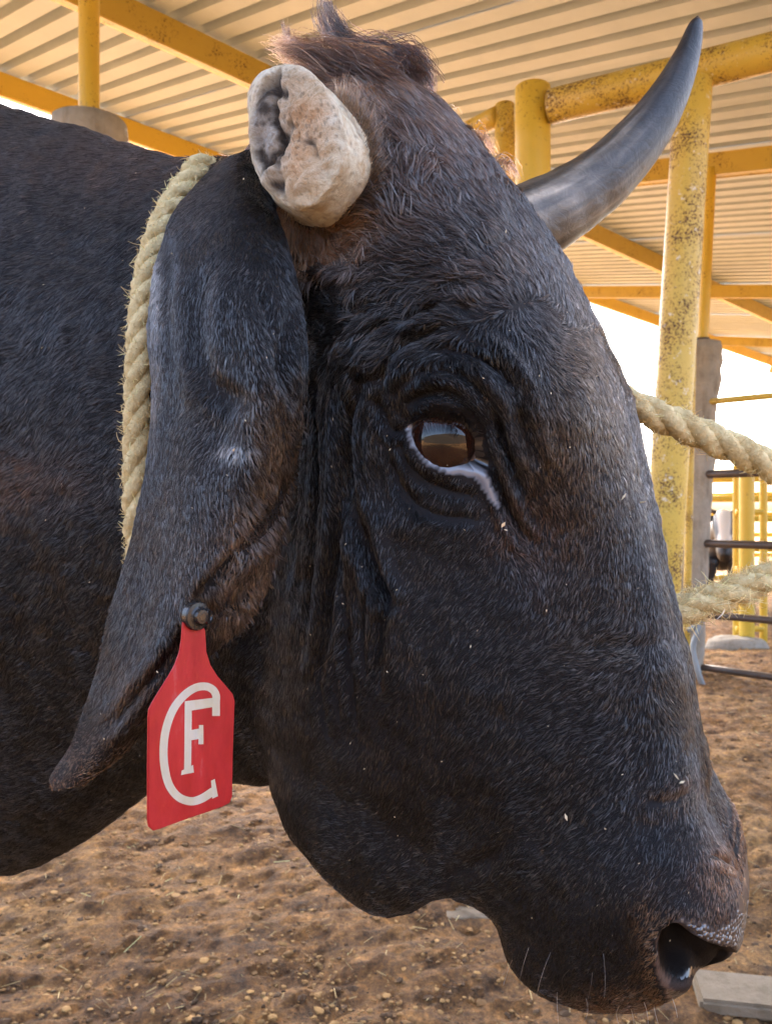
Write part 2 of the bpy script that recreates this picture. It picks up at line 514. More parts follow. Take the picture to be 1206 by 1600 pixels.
# ------------------------------------------------------------------ shed: mono-pitch roof on concrete columns with steel pipe heads
AZ = R(46)
NPV = np.array([-math.sin(AZ), math.cos(AZ), 0]); EPV = np.array([math.cos(AZ), math.sin(AZ), 0])
SL = .18
def rp(p, q, dz=0.0): return NPV * p + EPV * q + ZV * (CAMH + 2.7 + SL * p + dz)
UPS = NPV + ZV * SL; UPS /= np.linalg.norm(UPS)
UPN = np.cross(UPS, EPV); UPN *= np.sign(UPN[2])
P_LO, P_HI, Q_LO, Q_HI = -.45, 8.35, -1.6, 27.4
shed = empty('cattle_shed', rp(2.87, 6.95) * [1, 1, 0], 'open cattle shed with corrugated sheet roof on yellow steel purlins and concrete columns', 'shed')
prof = []
for k in range(4):
    o_ = k * .25
    prof += [(o_, 0), (o_ + .150, 0), (o_ + .166, .078), (o_ + .234, .078)]
prof += [(1.0, 0), (1.06, 0)]
prof = np.array(prof)
def roof_sheet():
    ps = np.linspace(P_LO, P_HI, 12)
    V1 = []
    for z0 in (0.0, .0012):
        for p in ps:
            for (q, h) in prof: V1.append(NPV * p + EPV * q + ZV * (SL * p) + UPN * (h + z0))
    V1 = np.array(V1); m = len(prof)
    F1 = grid_faces(len(ps), m, False)
    F2 = grid_faces(len(ps), m, False, len(ps) * m)[:, ::-1]
    rim = []
    o2 = len(ps) * m
    for c in range(m - 1):
        rim.append([c + 1, c, c + o2, c + 1 + o2]); k = (len(ps) - 1) * m
        rim.append([k + c, k + c + 1, k + c + 1 + o2, k + c + o2])
    return V1, np.concatenate([F1, F2, np.array(rim)])
Vr, Fr = roof_sheet()
first = None
for i, q in enumerate(np.arange(Q_LO, Q_HI, 1.0)):
    if first is None:
        first = mesh_np('roof_sheet', Vr, Fr, M_ROOF, smooth=False); o = first
    else:
        o = first.copy(); sc.collection.objects.link(o)
    o.location = EPV * q + ZV * (CAMH + 2.7 + .006 * ((i * 7) % 3)) - np.array(shed.location)
    o.rotation_euler = (0, 0, 0)
    o.parent = shed
for p in (8.05, 5.46, 1.2, -.35):
    c = rp(p, (Q_LO + Q_HI) / 2) - UPN * .115
    box('purlin', c, (EPV, UPS, UPN), ((Q_HI - Q_LO) / 2, .038, .105), M_YEL2 if p != 5.46 else M_ORG, shed, .006)
    box('purlin_flange', c - UPN * .098 + UPS * .045, (EPV, UPS, UPN), ((Q_HI - Q_LO) / 2 - .05, .03, .005), M_YEL2, shed, 0)
for q in (-1.3, 1.84, 6.95, 12.5, 18.05, 23.6):
    c = rp((P_LO + P_HI) / 2 + .1, q) - UPN * .30
    box('rafter', c, (UPS, EPV, UPN), ((P_HI - P_LO) / 2 - .2, .05, .085), M_ORG, shed, .006)
def column(p, q, top, lean=(0, 0), r=.15, flare=1.18, bx_=0.0):
    b0 = NPV * p + EPV * q + np.array([bx_, 0, 0])
    zt = CAMH + top
    zs = np.array([-.2, .0, .3, .8, 1.3, 1.8, 2.2, zt - .25, zt - .12, zt - .02, zt])
    zs = np.linspace(-.2, zt, 40)
    path = np.stack([b0[0] + lean[0] * zs / zt, b0[1] + lean[1] * zs / zt, zs], 1)
    rr = r * np.interp(zs, [0, zt - .6, zt - .18, zt - .03, zt], [.86, 1.0, flare, flare, flare * .93])
    G_, *_ = tube_grid(path, rr, 28)
    Vv, Ff = loft(G_)
    d = Vv - np.array([*b0[:2], 0]); d[:, 2] = 0
    Vv = Vv + d * (noise3(Vv, 81, 6)[:, None] * .06 + noise3(Vv, 82, 25)[:, None] * .025)
    col_o = mesh_np('column', Vv, Ff, M_CONC); adopt(shed, col_o)
    tp_ = np.array([b0[0] + lean[0], b0[1] + lean[1], zt])
    t_ = rp(p, q, -.36)
    pb = tp_ - ZV * .03
    pe = np.array([t_[0] - lean[0] * .3, t_[1], t_[2] + .03])
    pp = pipe('pipe_head', pb, pe, .048, M_YEL2, None)
    cl_ = pipe('collar', tp_ + ZV * .0 , tp_ + ZV * .04, .062, M_DARKROD, None, nseg=4)
    for x in (pp, cl_): adopt(shed, x)
    return tp_
for (p, q) in ((3.71, 1.84), (2.87, 6.95), (2.87, 12.5), (2.87, 18.05), (7.7, 6.95), (7.7, 12.5), (7.7, 18.05), (-.3, 6.95)):
    column(p, q, 1.83 if q == 1.84 else 1.42, (.13, 0) if (p, q) == (2.87, 6.95) else (0, 0), .16 if q == 1.84 else .148, 1.12 if q == 1.84 else 1.18, -.24 if (p, q) == (2.87, 6.95) else 0.0)

# ------------------------------------------------------------------ thick yellow pipe frame beside the bull
fr = empty('pipe_frame', at(832, 800, 4.0) * [1, 1, 0], 'thick chipped yellow pipe handling frame with a high rail behind the horned head', 'pipe frame')
SC = 1.75                                               # the frame stands about four metres off
zr = CAMH + 1.10 * SC
r0 = np.array([*at(858, 168, 2.26 * SC)[:2], zr]); r1 = np.array([*at(1206, 82, 1.99 * SC)[:2], zr])
dirr = (r1 - r0) / np.linalg.norm(r1 - r0)
pipe('top_rail', r0, r0 + dirr * 3.6, .045 * SC, M_YEL, fr, 28)
pa = at(832, 150, 2.30 * SC)
pipe('post', [pa[0], pa[1], -.1], [pa[0], pa[1], CAMH + 665 / 1300 * 2.3 * SC], .0485 * SC, M_YEL2, fr, 28)
pb_top = np.array([*at(1083, 150, 2.065 * SC)[:2], zr - .03 * SC]); pb_bot = np.array([pb_top[0] - .115 * SC, pb_top[1] + .02, -.1])
pipe('post', pb_bot, pb_top, .0455 * SC, M_YEL, fr, 28)
pc = r0 + dirr * 3.5
pipe('post', [pc[0], pc[1], -.1], [pc[0], pc[1], zr - .03], .0465 * SC, M_YEL, fr, 20)
g2 = empty('yellow_gate', at(787, 800, 2.55 * SC) * [1, 1, 0], 'thinner yellow pipe gate hung behind the thick frame post', 'gate')
q0 = at(690, 196, 2.7 * SC); q1 = at(778, 181, 2.5 * SC); q0[2] = q1[2]
pipe('gate_rail', q0 - (q1 - q0) * .15, q1, .030 * SC, M_YEL, g2, 20)
pg = at(788, 163, 2.5 * SC); pipe('gate_post', [pg[0], pg[1], .06], [pg[0], pg[1], pg[2]], .0295 * SC, M_YEL, g2, 20)
pg2 = q0 - (q1 - q0) * .1; pipe('gate_post', [pg2[0], pg2[1], .06], [pg2[0], pg2[1], pg2[2] - .02], .0295 * SC, M_YEL, g2, 20)
for z_ in (.7, 1.3, 1.9, 2.5): pipe('gate_rail', [pg2[0], pg2[1], z_], [pg[0], pg[1], z_], .022 * SC, M_YEL, g2)
ph_ = at(799, 190, 2.5 * SC); pipe('hinge_rod', [ph_[0], ph_[1], .3], [ph_[0], ph_[1], ph_[2]], .0105 * SC, M_YEL, g2, 12)

# ------------------------------------------------------------------ rod fence running from the shed column
c0 = NPV * 2.87 + EPV * 6.95 + np.array([-.22, 0, 0])
fdir = np.array([.69, -.72, 0.0])
rf = empty('rod_fence', c0 * [1, 1, 0], 'fence of dark rusty rods running from the concrete column', 'fence')
for k, (z_, r_) in enumerate(((.06, .028), (.50, .03), (1.09, .033), (1.66, .034), (2.26, .026))):
    s0 = c0 + fdir * .05 + ZV * z_; s1 = c0 + fdir * 5.2 + ZV * (z_ + (.02 if k % 2 else -.01))
    pipe('rod', s0, s1, r_, M_ORG if k == 4 else M_DARKROD, rf)
ep = c0 + fdir * 5.2
pipe('post', [ep[0], ep[1], -.1], [ep[0], ep[1], 2.5], .06, M_YEL, rf)
fl_ = at(1070, 800, 6.65) * [1, 1, 0]
pipe('upright', [fl_[0], fl_[1], -.1], [fl_[0] + .06, fl_[1], 2.75], .03, M_YEL, rf)
M_GALV, _t, _bb = nodes('galvanised'); _bb.inputs['Base Color'].default_value = (.24, .27, .28, 1); _bb.inputs['Roughness'].default_value = .55; _bb.inputs['Metallic'].default_value = .3
bp = at(1082, 1000, 6.6)
br = empty('galvanised_brace', bp * [1, 1, 0], 'bent galvanised strap brace at the foot of the concrete column', 'brace')
tube('strap', cr(np.array([at(1074, 985, 6.55), at(1092, 980, 6.5), at(1082, 1010, 6.5), at(1090, 1050, 6.45), at(1100, 1078, 6.45)]), 5), .022, M_GALV, br)
tube('strap', cr(np.array([at(1084, 1005, 6.55), at(1078, 1040, 6.6), at(1082, 1062, 6.6)]), 5), .02, M_GALV, br)

# ------------------------------------------------------------------ bright yellow pen beyond the fence
yp = empty('gate_post_cluster', at(1165, 800, 8.7) * [1, 1, 0], 'stout yellow gate posts on a concrete foot beyond the rod fence', 'gate posts')
for (u_, Y_p, r_, zt) in ((1166, 8.6, .075, 1.95), (1149, 8.9, .032, 1.85), (1192, 8.9, .04, 1.9)):
    b_ = at(u_, 800, Y_p)
    pipe('post', [b_[0], b_[1], -.1], [b_[0], b_[1], zt], r_, M_YEL2, yp)
for z_ in (.12, .75, 1.35):
    a_ = at(1149, 800, 8.75); b_ = at(1192, 800, 8.75)
    pipe('cross_rail', [a_[0], a_[1], z_], [b_[0], b_[1], z_], .03, M_YEL2, yp)
fc = at(1150, 1012, 8.45)
Vv, Ff = loft(np.array([[[fc[0] + .05 + r_ * math.cos(a) * 1.3, fc[1] + .1 + r_ * math.sin(a), z_] for a in np.linspace(0, 6.283, 24, endpoint=False)] for r_, z_ in ((.25, -.08), (.22, .03), (.17, .06), (.06, .07))]))
o = mesh_np('concrete_foot', Vv + rng.normal(0, .006, Vv.shape), Ff, M_CONC); adopt(yp, o)
pen = empty('far_pen', at(1130, 800, 12.5) * [1, 1, 0], 'sunlit yellow rail pen standing behind the black cow', 'pen')
pd = np.array([.92, -.38, 0])
pcn = at(1100, 800, 12.8) * [1, 1, 0]
for s_ in np.arange(-.2, 9, 1.6): b_ = pcn + pd * s_; pipe('post', [b_[0], b_[1], -.1], [b_[0], b_[1], 1.95], .05, M_YEL2, pen)
for z_ in (.35, .8, 1.25, 1.55, 1.85): pipe('rail', [*(pcn - pd * .25)[:2], z_], [*(pcn + pd * 7.8)[:2], z_], .05, M_YEL2, pen)
pen2 = empty('rear_pen', at(1150, 800, 19) * [1, 1, 0], 'distant pale yellow rail pen behind the sunlit pen', 'pen')
pcn = at(1100, 800, 19) * [1, 1, 0]
for s_ in np.arange(0, 14, 2.2): b_ = pcn + pd * s_; pipe('post', [b_[0], b_[1], -.1], [b_[0], b_[1], 1.8], .06, M_YEL2, pen2)
for z_ in (.4, .85, 1.3, 1.75): pipe('rail', [*(pcn - pd * .05)[:2], z_], [*(pcn + pd * 13)[:2], z_], .055, M_YEL2, pen2)

# ------------------------------------------------------------------ black cow with a white face in the far pen
cw0 = at(1128, 800, 10.9) * [1, 1, 0]
cow = empty('cow', cw0, 'black cow with a white face standing beyond the rod fence', 'cow')
cf3 = np.array([-.35, -.94, 0]); cl3 = np.array([.94, -.35, 0])
def cp(a, b, c): return cw0 + cf3 * a + cl3 * b + ZV * c
def oval(a, c, w, h, da=0): return [cp(a + da * math.sin(t), w * math.cos(t), c + h * math.sin(t)) for t in np.linspace(0, 6.283, 24, endpoint=False)]
trunk = [oval(-1.55, 1.0, .05, .08), oval(-1.5, 1.0, .20, .25), oval(-1.1, .95, .30, .36), oval(-.6, .92, .33, .38), oval(-.1, .95, .28, .36), oval(.15, 1.02, .2, .28), oval(.4, 1.12, .14, .18), oval(.55, 1.15, .12, .15)]
headr = [oval(.45, 1.22, .10, .10), oval(.55, 1.24, .13, .14, .03), oval(.68, 1.14, .13, .13, .06), oval(.8, .98, .10, .10, .08), oval(.9, .85, .09, .09, .08), oval(.96, .79, .05, .05, .05)]
sh = [loft(cr(np.array(trunk), 4)), loft(cr(np.array(headr), 4))]
for a_, b_ in ((.0, .16), (.05, -.16), (-1.35, .17), (-1.4, -.17)):
    G_, *_ = tube_grid(cr(np.array([cp(a_, b_, .75), cp(a_, b_, .45), cp(a_ + .02, b_, .2), cp(a_ + .04, b_, .0)]), 4), cr(np.array([.13, .065, .05, .06])[:, None], 4)[:, 0], 12)
    sh.append(loft(G_))
for s_ in (-1, 1):
    G_, *_ = tube_grid(cr(np.array([cp(.52, s_ * .11, 1.28), cp(.5, s_ * .2, 1.25), cp(.5, s_ * .30, 1.17), cp(.5, s_ * .33, 1.12)]), 4), cr(np.array([.03, .05, .045, .01])[:, None], 4)[:, 0], 12)
    sh.append(loft(G_))
def merge(sh):
    o_, VV, FF = 0, [], []
    for v_, f_ in sh:
        VV.append(v_); FF += [[i + o_ for i in q] for q in f_]; o_ += len(v_)
    return np.concatenate(VV), FF
VV, FF = merge(sh)
cowb = mesh_np('body', VV, FF, attr_mat('cow_hide', .5, bumpscale=60)); adopt(cow, cowb)
dloc = VV - cw0
face = ((dloc @ cf3) > .56) & (np.abs(dloc @ cl3) < .075) & (dloc[:, 2] > .98)
set_col(cowb, np.where(face[:, None], [.62, .58, .52], [.012, .011, .012]))
for s_ in (-1, 1):
    tube('horn', cr(np.array([cp(.5, s_ * .09, 1.34), cp(.48, s_ * .20, 1.40), cp(.5, s_ * .25, 1.50), cp(.54, s_ * .22, 1.58)]), 5), np.linspace(.03, .006, 16), M_DARKROD, cow)

# unseen added wall behind the camera, put there to cut low sky light
M_BLOCKER, _t, _bb = nodes('blocker_brown')
_r = ramp(_t, nz(_t, obco(_t), 1.3, 7, .6), [(.3, (.035, .026, .018)), (.7, (.075, .055, .038))]); _t.links.new(_r.outputs[0], _bb.inputs['Base Color']); _bb.inputs['Roughness'].default_value = .9
wl_ = box('blocker', (1.0, -5.6, 1.55), ((1, 0, 0), (0, 1, 0), (0, 0, 1)), (15, .12, 1.65), M_BLOCKER, None, .01)
tag(wl_, 'brown added unseen light-blocking wall facing the shed', 'blocker', kind='structure')
# ------------------------------------------------------------------ the bull
VOX = 0.0020
base = loc3(-1.3, 0, -CAMH)
bull = empty('bull', base, 'black bull with a sawn-off horn, a drooping tagged ear and a rope halter', 'bull')

# head: control net of (pixel u, pixel v, lateral offset) from the front midline over the near side to the throat midline
NET = [
 [(630, 128, 0), (612, 128, -.03), (585, 130, -.05), (560, 133, -.055), (535, 138, -.05), (515, 142, -.03), (505, 146, 0)],
 [(690, 165, 0), (655, 165, -.05), (600, 172, -.085), (545, 182, -.10), (490, 192, -.085), (450, 196, -.05), (430, 200, 0)],
 [(765, 248, 0), (722, 258, -.07), (640, 285, -.110), (545, 305, -.122), (455, 312, -.108), (400, 300, -.06), (380, 285, 0)],
 [(842, 345, 0), (805, 362, -.07), (710, 400, -.116), (590, 440, -.126), (480, 455, -.115), (400, 430, -.07), (360, 410, 0)],
 [(905, 460, 0), (872, 475, -.066), (785, 512, -.112), (650, 562, -.126), (510, 575, -.118), (420, 560, -.08), (370, 540, 0)],
 [(962, 592, 0), (932, 603, -.060), (850, 645, -.100), (705, 692, -.116), (545, 722, -.118), (450, 740, -.09), (385, 745, 0)],
 [(1002, 757, 0), (972, 766, -.053), (885, 808, -.086), (740, 855, -.103), (565, 905, -.113), (460, 930, -.09), (395, 955, 0)],
 [(1037, 905, 0), (1012, 912, -.046), (930, 953, -.076), (790, 1012, -.097), (605, 1075, -.107), (448, 1130, -.085), (415, 1140, 0)],
 [(1068, 1035, 0), (1045, 1044, -.043), (970, 1084, -.071), (840, 1150, -.091), (660, 1225, -.098), (458, 1300, -.075), (480, 1250, 0)],
 [(1090, 1165, 0), (1066, 1178, -.046), (1000, 1212, -.072), (880, 1272, -.087), (735, 1335, -.084), (590, 1422, -.052), (595, 1385, 0)],
 [(1106, 1258, 0), (1086, 1273, -.051), (1030, 1310, -.077), (922, 1368, -.087), (810, 1405, -.078), (684, 1400, -.045), (700, 1375, 0)],
 [(1142, 1335, 0), (1120, 1350, -.052), (1062, 1388, -.081), (965, 1440, -.087), (862, 1472, -.077), (768, 1440, -.045), (775, 1412, 0)],
 [(1164, 1400, 0), (1150, 1414, -.046), (1104, 1450, -.075), (1005, 1510, -.080), (905, 1542, -.070), (806, 1522, -.04), (815, 1490, 0)],
 [(1163, 1455, 0), (1150, 1466, -.038), (1114, 1500, -.060), (1045, 1552, -.063), (965, 1578, -.053), (868, 1567, -.03), (870, 1540, 0)],
 [(1140, 1492, 0), (1126, 1504, -.025), (1090, 1530, -.036), (1042, 1562, -.036), (992, 1580, -.028), (940, 1582, -.018), (935, 1560, 0)],
]
def ring_full(pts):
    near = [hp(*p) for p in pts]
    far = [mirror(q) for q in near[1:-1]][::-1]
    return near + far
G = np.array([ring_full(r) for r in NET])
G = cr(G, 10)
G = np.swapaxes(cr(np.swapaxes(G, 0, 1), 10, True), 0, 1)
Vh, Fh = loft(G)

# neck and chest: crest pixel, underside pixel, half width
PROF_S = [0, .06, .20, .40, .62, .82, .94, 1]
PROF_W = [0, .42, .78, 1.0, .96, .66, .34, 0]
def neck_ring(T, B, w):
    near = [loc3(T[0] + s * (B[0] - T[0]), -w * p, T[1] + s * (B[1] - T[1])) for s, p in zip(PROF_S, PROF_W)]
    return near + [mirror(q) for q in near[1:-1]][::-1]
def pix_ac(u, v, b):
    a, _, c = to_loc(hp(u, v, b)); return a, c
rows = [((440, 235), (500, 1130), .085), ((360, 252), (415, 1246), .105), ((255, 244), (300, 1246), .128),
        ((150, 208), (190, 1258), .150), ((60, 182), (85, 1333), .172), ((-40, 150), (-40, 1392), .198)]
NR = [neck_ring(pix_ac(*t, 0), pix_ac(*b_, -.045), w) for t, b_, w in rows]
a_last = pix_ac(-40, 150, 0)[0]
body_rows = [(-.80, .455, -.92, -.40, .25), (-.98, .46, -1.15, -.50, .31), (-1.22, .42, -1.35, -.55, .335), (-1.6, .33, -1.6, -.54, .37),
             (-1.95, .33, -1.95, -.47, .35), (-2.2, .31, -2.15, -.30, .30), (-2.36, .20, -2.32, -.08, .18), (-2.42, .12, -2.4, .02, .07)]
BR = [neck_ring((r[0], r[1]), (r[2], r[3]), r[4]) for r in body_rows]
Gn = np.array(NR + BR[:1]); Gn = cr(Gn, 10); Gn = np.swapaxes(cr(np.swapaxes(Gn, 0, 1), 6, True), 0, 1)
Vn, Fn = loft(Gn)

def remesh(parts, vox):
    V, F, o = [], [], 0
    for v, f in parts:
        V.append(v); F += [[i + o for i in q] for q in f]; o += len(v)
    ob = mesh_np('tmp_shell', np.concatenate(V), F)
    md = ob.modifiers.new('r', 'REMESH'); md.mode = 'VOXEL'; md.voxel_size = vox; md.adaptivity = 0
    dg = bpy.context.evaluated_depsgraph_get()
    me = bpy.data.meshes.new_from_object(ob.evaluated_get(dg))
    n = len(me.vertices)
    co = np.empty(n * 3, np.float32); me.vertices.foreach_get('co', co)
    li = np.empty(len(me.loops), np.int32); me.loops.foreach_get('vertex_index', li)
    ls = np.empty(len(me.polygons), np.int32); me.polygons.foreach_get('loop_start', ls)
    lt = np.empty(len(me.polygons), np.int32); me.polygons.foreach_get('loop_total', lt)
    q = ls[lt == 4]
    Fq = li[q[:, None] + np.arange(4)]
    bpy.data.objects.remove(ob)
    return co.reshape(-1, 3).astype(float), Fq
def edges_of(F):
    E = np.concatenate([F[:, [i, (i + 1) % F.shape[1]]] for i in range(F.shape[1])])
    lo, hi = E.min(1).astype(np.int64), E.max(1).astype(np.int64)
    k = np.unique(lo * 4000000 + hi)
    return np.stack([k // 4000000, k % 4000000], 1)
def smooth(V, E, it, w=None, lam=.6):
    n = len(V)
    deg = np.bincount(E.ravel(), minlength=n).astype(float)[:, None]
    deg[deg == 0] = 1
    for _ in range(it):
        S = np.stack([np.bincount(E[:, 0], V[E[:, 1], k], n) + np.bincount(E[:, 1], V[E[:, 0], k], n) for k in range(3)], 1) / deg
        d = (S - V) * lam
        V = V + (d if w is None else d * w[:, None])
    return V
def normals(V, F):
    a = V[F[:, 2]] - V[F[:, 0]]; b = V[F[:, 3 if F.shape[1] == 4 else 1]] - V[F[:, 1 if F.shape[1] == 4 else 0]]
    fn = np.cross(a, b)
    Nn = np.stack([sum(np.bincount(F[:, i], fn[:, k], len(V)) for i in range(F.shape[1])) for k in range(3)], 1)
    return Nn / np.maximum(np.linalg.norm(Nn, axis=1), 1e-12)[:, None]

V, F = remesh([(Vh, Fh), (Vn, Fn)], VOX)
E = edges_of(F)
u, v = near_uv(V)
V = smooth(V, E, 5)
seam = np.clip(1 - np.abs(u - np.interp(v, [200, 500, 900, 1250], [400, 420, 440, 430])) / 75, 0, 1)
def smooth_local(V, E, it, w):                          # smooth only where w > 0
    keep = (w[E] > 0).any(1)
    El = E[keep]; ids = np.unique(El); mp = np.zeros(len(V), np.int64); mp[ids] = np.arange(len(ids))
    V = V.copy(); V[ids] = smooth(V[ids], mp[El], it, w[ids])
    return V
V = smooth_local(V, E, 60, np.clip(seam * 1.6, 0, 1))
Nn = normals(V, F)
if ((V - V.mean(0)) * Nn).sum() < 0:
    F = F[:, ::-1].copy(); Nn = -Nn

def seg_dist(u, v, poly, closed=False):
    P = np.asarray(poly, float)
    D = np.full(u.shape, 1e3); T_ = np.zeros(u.shape)
    sel = np.nonzero((u > P[:, 0].min() - 75) & (u < P[:, 0].max() + 75) & (v > P[:, 1].min() - 75) & (v < P[:, 1].max() + 75))[0]
    u, v = u[sel], v[sel]
    d = np.full(u.shape, 1e9); tt = np.zeros(u.shape)
    m = len(P) if closed else len(P) - 1
    for i in range(m):
        a, b = P[i], P[(i + 1) % len(P)]
        ab = b - a
        t = np.clip(((u - a[0]) * ab[0] + (v - a[1]) * ab[1]) / (ab @ ab), 0, 1)
        dd = np.hypot(u - a[0] - t * ab[0], v - a[1] - t * ab[1])
        k = dd < d
        d = np.where(k, dd, d); tt = np.where(k, (i + t) / m, tt)
    D[sel] = d; T_[sel] = tt
    return D, T_
def inside(u, v, poly):
    P = np.asarray(poly, float); out = np.zeros(u.shape, bool)
    sel = np.nonzero((u > P[:, 0].min()) & (u < P[:, 0].max()) & (v > P[:, 1].min()) & (v < P[:, 1].max()))[0]
    u, v = u[sel], v[sel]
    r = np.zeros(u.shape, bool)
    j = len(P) - 1
    for i in range(len(P)):
        c = ((P[i, 1] > v) != (P[j, 1] > v)) & (u < (P[j, 0] - P[i, 0]) * (v - P[i, 1]) / (P[j, 1] - P[i, 1] + 1e-9) + P[i, 0])
        r ^= c; j = i
    out[sel] = r
    return out
def sdist(u, v, poly):
    d, _ = seg_dist(u, v, poly, True)
    return np.where(inside(u, v, poly), -d, d)
def poly_smooth(p, n=8):
    return cr(np.array(p, float), n, True)

u, v = near_uv(V)
facing = np.abs((V - CAM) @ LV - K) > .012
disp = np.zeros(len(V))
# broad forms: (u, v, su, sv, rotation, millimetres)
BUMPS = [(690, 585, 85, 26, 12, 9), (600, 560, 50, 45, 0, 3), (705, 632, 62, 16, 8, 5), (790, 560, 60, 60, 0, 3),
         (840, 830, 45, 70, -20, -8), (900, 720, 40, 120, -12, 4), (640, 770, 90, 22, 20, -3), (700, 830, 80, 26, 12, 3),
         (560, 470, 60, 50, 0, -4), (470, 360, 50, 40, 0, -4),
         (985, 1390, 85, 70, 0, 6), (840, 1330, 50, 75, 40, -4), (1035, 1235, 45, 22, -25, 2.5), (1060, 1265, 60, 14, -25, -1.5),
         (760, 1080, 120, 120, 0, 4), (620, 1000, 40, 130, 0, 4), (560, 1250, 90, 60, 30, 1), (640, 1330, 110, 22, 28, -1.2),
         (600, 1385, 46, 34, 0, 5), (930, 1060, 60, 30, 0, 2), (1000, 1010, 40, 14, -10, -2), (480, 1000, 40, 150, 0, 3)]
for (bu, bv, su, sv, an, mm) in BUMPS:
    c, s = math.cos(R(an)), math.sin(R(an))
    x = (u - bu) * c + (v - bv) * s; y = -(u - bu) * s + (v - bv) * c
    disp += mm * .001 * np.exp(-.5 * (x / su) ** 2 - .5 * (y / sv) ** 2)
# skin folds: (path, half width in pixels, depth in millimetres)
FOLDS = [([(530, 594), (533, 660), (535, 740), (528, 850), (515, 960), (508, 1060)], 11, 5.0),
         ([(566, 585), (553, 640), (550, 703), (556, 800), (580, 880), (604, 925), (622, 950)], 11, 5.0),
         ([(574, 800), (585, 870), (604, 930), (600, 1010), (596, 1080)], 10, 3.5),
         ([(496, 575), (497, 680), (498, 800), (490, 920), (480, 1040)], 10, 4.0),
         ([(545, 980), (552, 1060), (556, 1140)], 9, 2.0),
         ([(470, 640), (468, 780), (462, 900)], 9, 3.0), ([(514, 600), (516, 700), (512, 800), (502, 900)], 6, 2.4), ([(545, 620), (542, 700), (543, 800), (540, 900), (548, 990)], 6, 2.4),
         ([(482, 620), (483, 740), (478, 860), (468, 960)], 6, 2.2), ([(572, 640), (568, 720), (574, 780)], 6, 2.0), ([(585, 900), (575, 980), (578, 1060)], 6, 1.8), ([(526, 960), (530, 1050), (536, 1130)], 6, 1.6), ([(500, 1010), (505, 1090), (515, 1150)], 7, 1.6),
         ([(655, 575), (700, 582), (735, 612)], 6, 1.6), ([(720, 520), (770, 548), (806, 590), (826, 640)], 8, 2.0), ([(680, 598), (722, 606), (752, 636), (772, 690)], 5, 1.8), ([(630, 500), (690, 480), (750, 490)], 10, 2.0),
         ([(636, 632), (660, 617), (690, 611), (720, 620), (746, 652), (760, 694), (776, 748), (800, 812), (828, 856)], 9, 5.2),
         ([(700, 566), (738, 598), (770, 645), (800, 730), (815, 780)], 10, 4.0),
         ([(738, 540), (786, 590), (818, 658), (838, 730)], 11, 3.0),
         ([(660, 545), (720, 548), (775, 575), (806, 615)], 10, 2.5),
         ([(780, 660), (790, 700), (806, 735)], 6, 3.5),
         ([(626, 690), (646, 738), (688, 762), (742, 775)], 7, 1.8),
         ([(606, 705), (627, 765), (674, 802), (752, 812)], 8, 1.7),
         ([(590, 620), (600, 650), (612, 672), (634, 668)], 7, 2.5),
         ([(598, 600), (618, 560), (650, 530), (700, 512)], 11, 3.0),
         ([(560, 560), (580, 520), (620, 490)], 10, 3.0),
         ([(690, 1385), (720, 1360), (770, 1340), (800, 1300)], 18, 2.2),
         ([(420, 1160), (470, 1210), (540, 1260), (620, 1310), (690, 1360)], 30, 1.6),
         ([(1005, 1010), (960, 1004), (915, 1012)], 12, 1.0),
         ([(1086, 1225), (1050, 1250), (1005, 1250)], 11, 1.2),
         ([(1105, 1330), (1130, 1345), (1150, 1352)], 6, 1.5)]
for path, w, mm in FOLDS:
    d, tt = seg_dist(u, v, cr(np.array(path, float), 5))
    mm = mm * (1.05 if path[0][0] < 590 and path[-1][1] > 700 else 1.0)
    taper = np.clip(np.minimum(tt, 1 - tt) * 6, 0, 1) ** .6
    disp += -1.35 * mm * .001 * taper * (np.exp(-(d / (.8 * w)) ** 2) - .55 * np.exp(-((d - 1.9 * w) / w) ** 2))
disp *= facing
V = V + Nn * disp[:, None]
curlz = np.exp(-.5 * ((u - 610) / 130) ** 2 - .5 * ((v - 430) / 75) ** 2) * facing
wv = np.sin((u * .35 + v * 1.0) / 7.5 + 2.2 * noise3(V, 5, 40)) * noise3(V, 6, 70)
V = V + Nn * (wv * curlz * .0016)[:, None]
V += Nn * ((noise3(V, 3, 60) * .0007 + noise3(V, 4, 150) * .0003))[:, None]

# eye opening
EYE_R = 0.0282
EYE_C = hp(696, 690, -.0945)
EYE_POLY = poly_smooth([(638, 662), (656, 644), (688, 637), (724, 644), (748, 672), (758, 704), (764, 735), (752, 738), (722, 731), (690, 726), (662, 706), (646, 684)])
u, v = near_uv(V)
sdE = sdist(u, v, EYE_POLY)
for Cn in (EYE_C, mirror(EYE_C)):
    side = ((V - CAM) @ LV - K) * (1 if Cn is not EYE_C else -1) > 0
    dv = V - Cn
    dist = np.linalg.norm(dv, axis=1)
    tgt = EYE_R + np.interp(sdE, [-3, 0, 5, 14, 40, 70], [-.016, .0005, .0035, .0045, .001, -.01])
    near = side & (sdE < 70)
    push = near & (sdE >= -1) & (dist < tgt)
    V[push] = Cn + dv[push] / dist[push, None] * tgt[push, None]
    inn = near & (sdE < -1)
    k = np.clip((-1 - sdE[inn]) / 5, 0, 1)
    wanted = np.minimum(dist[inn], EYE_R - .006 * k)
    V[inn] = Cn + dv[inn] / dist[inn, None] * wanted[:, None]
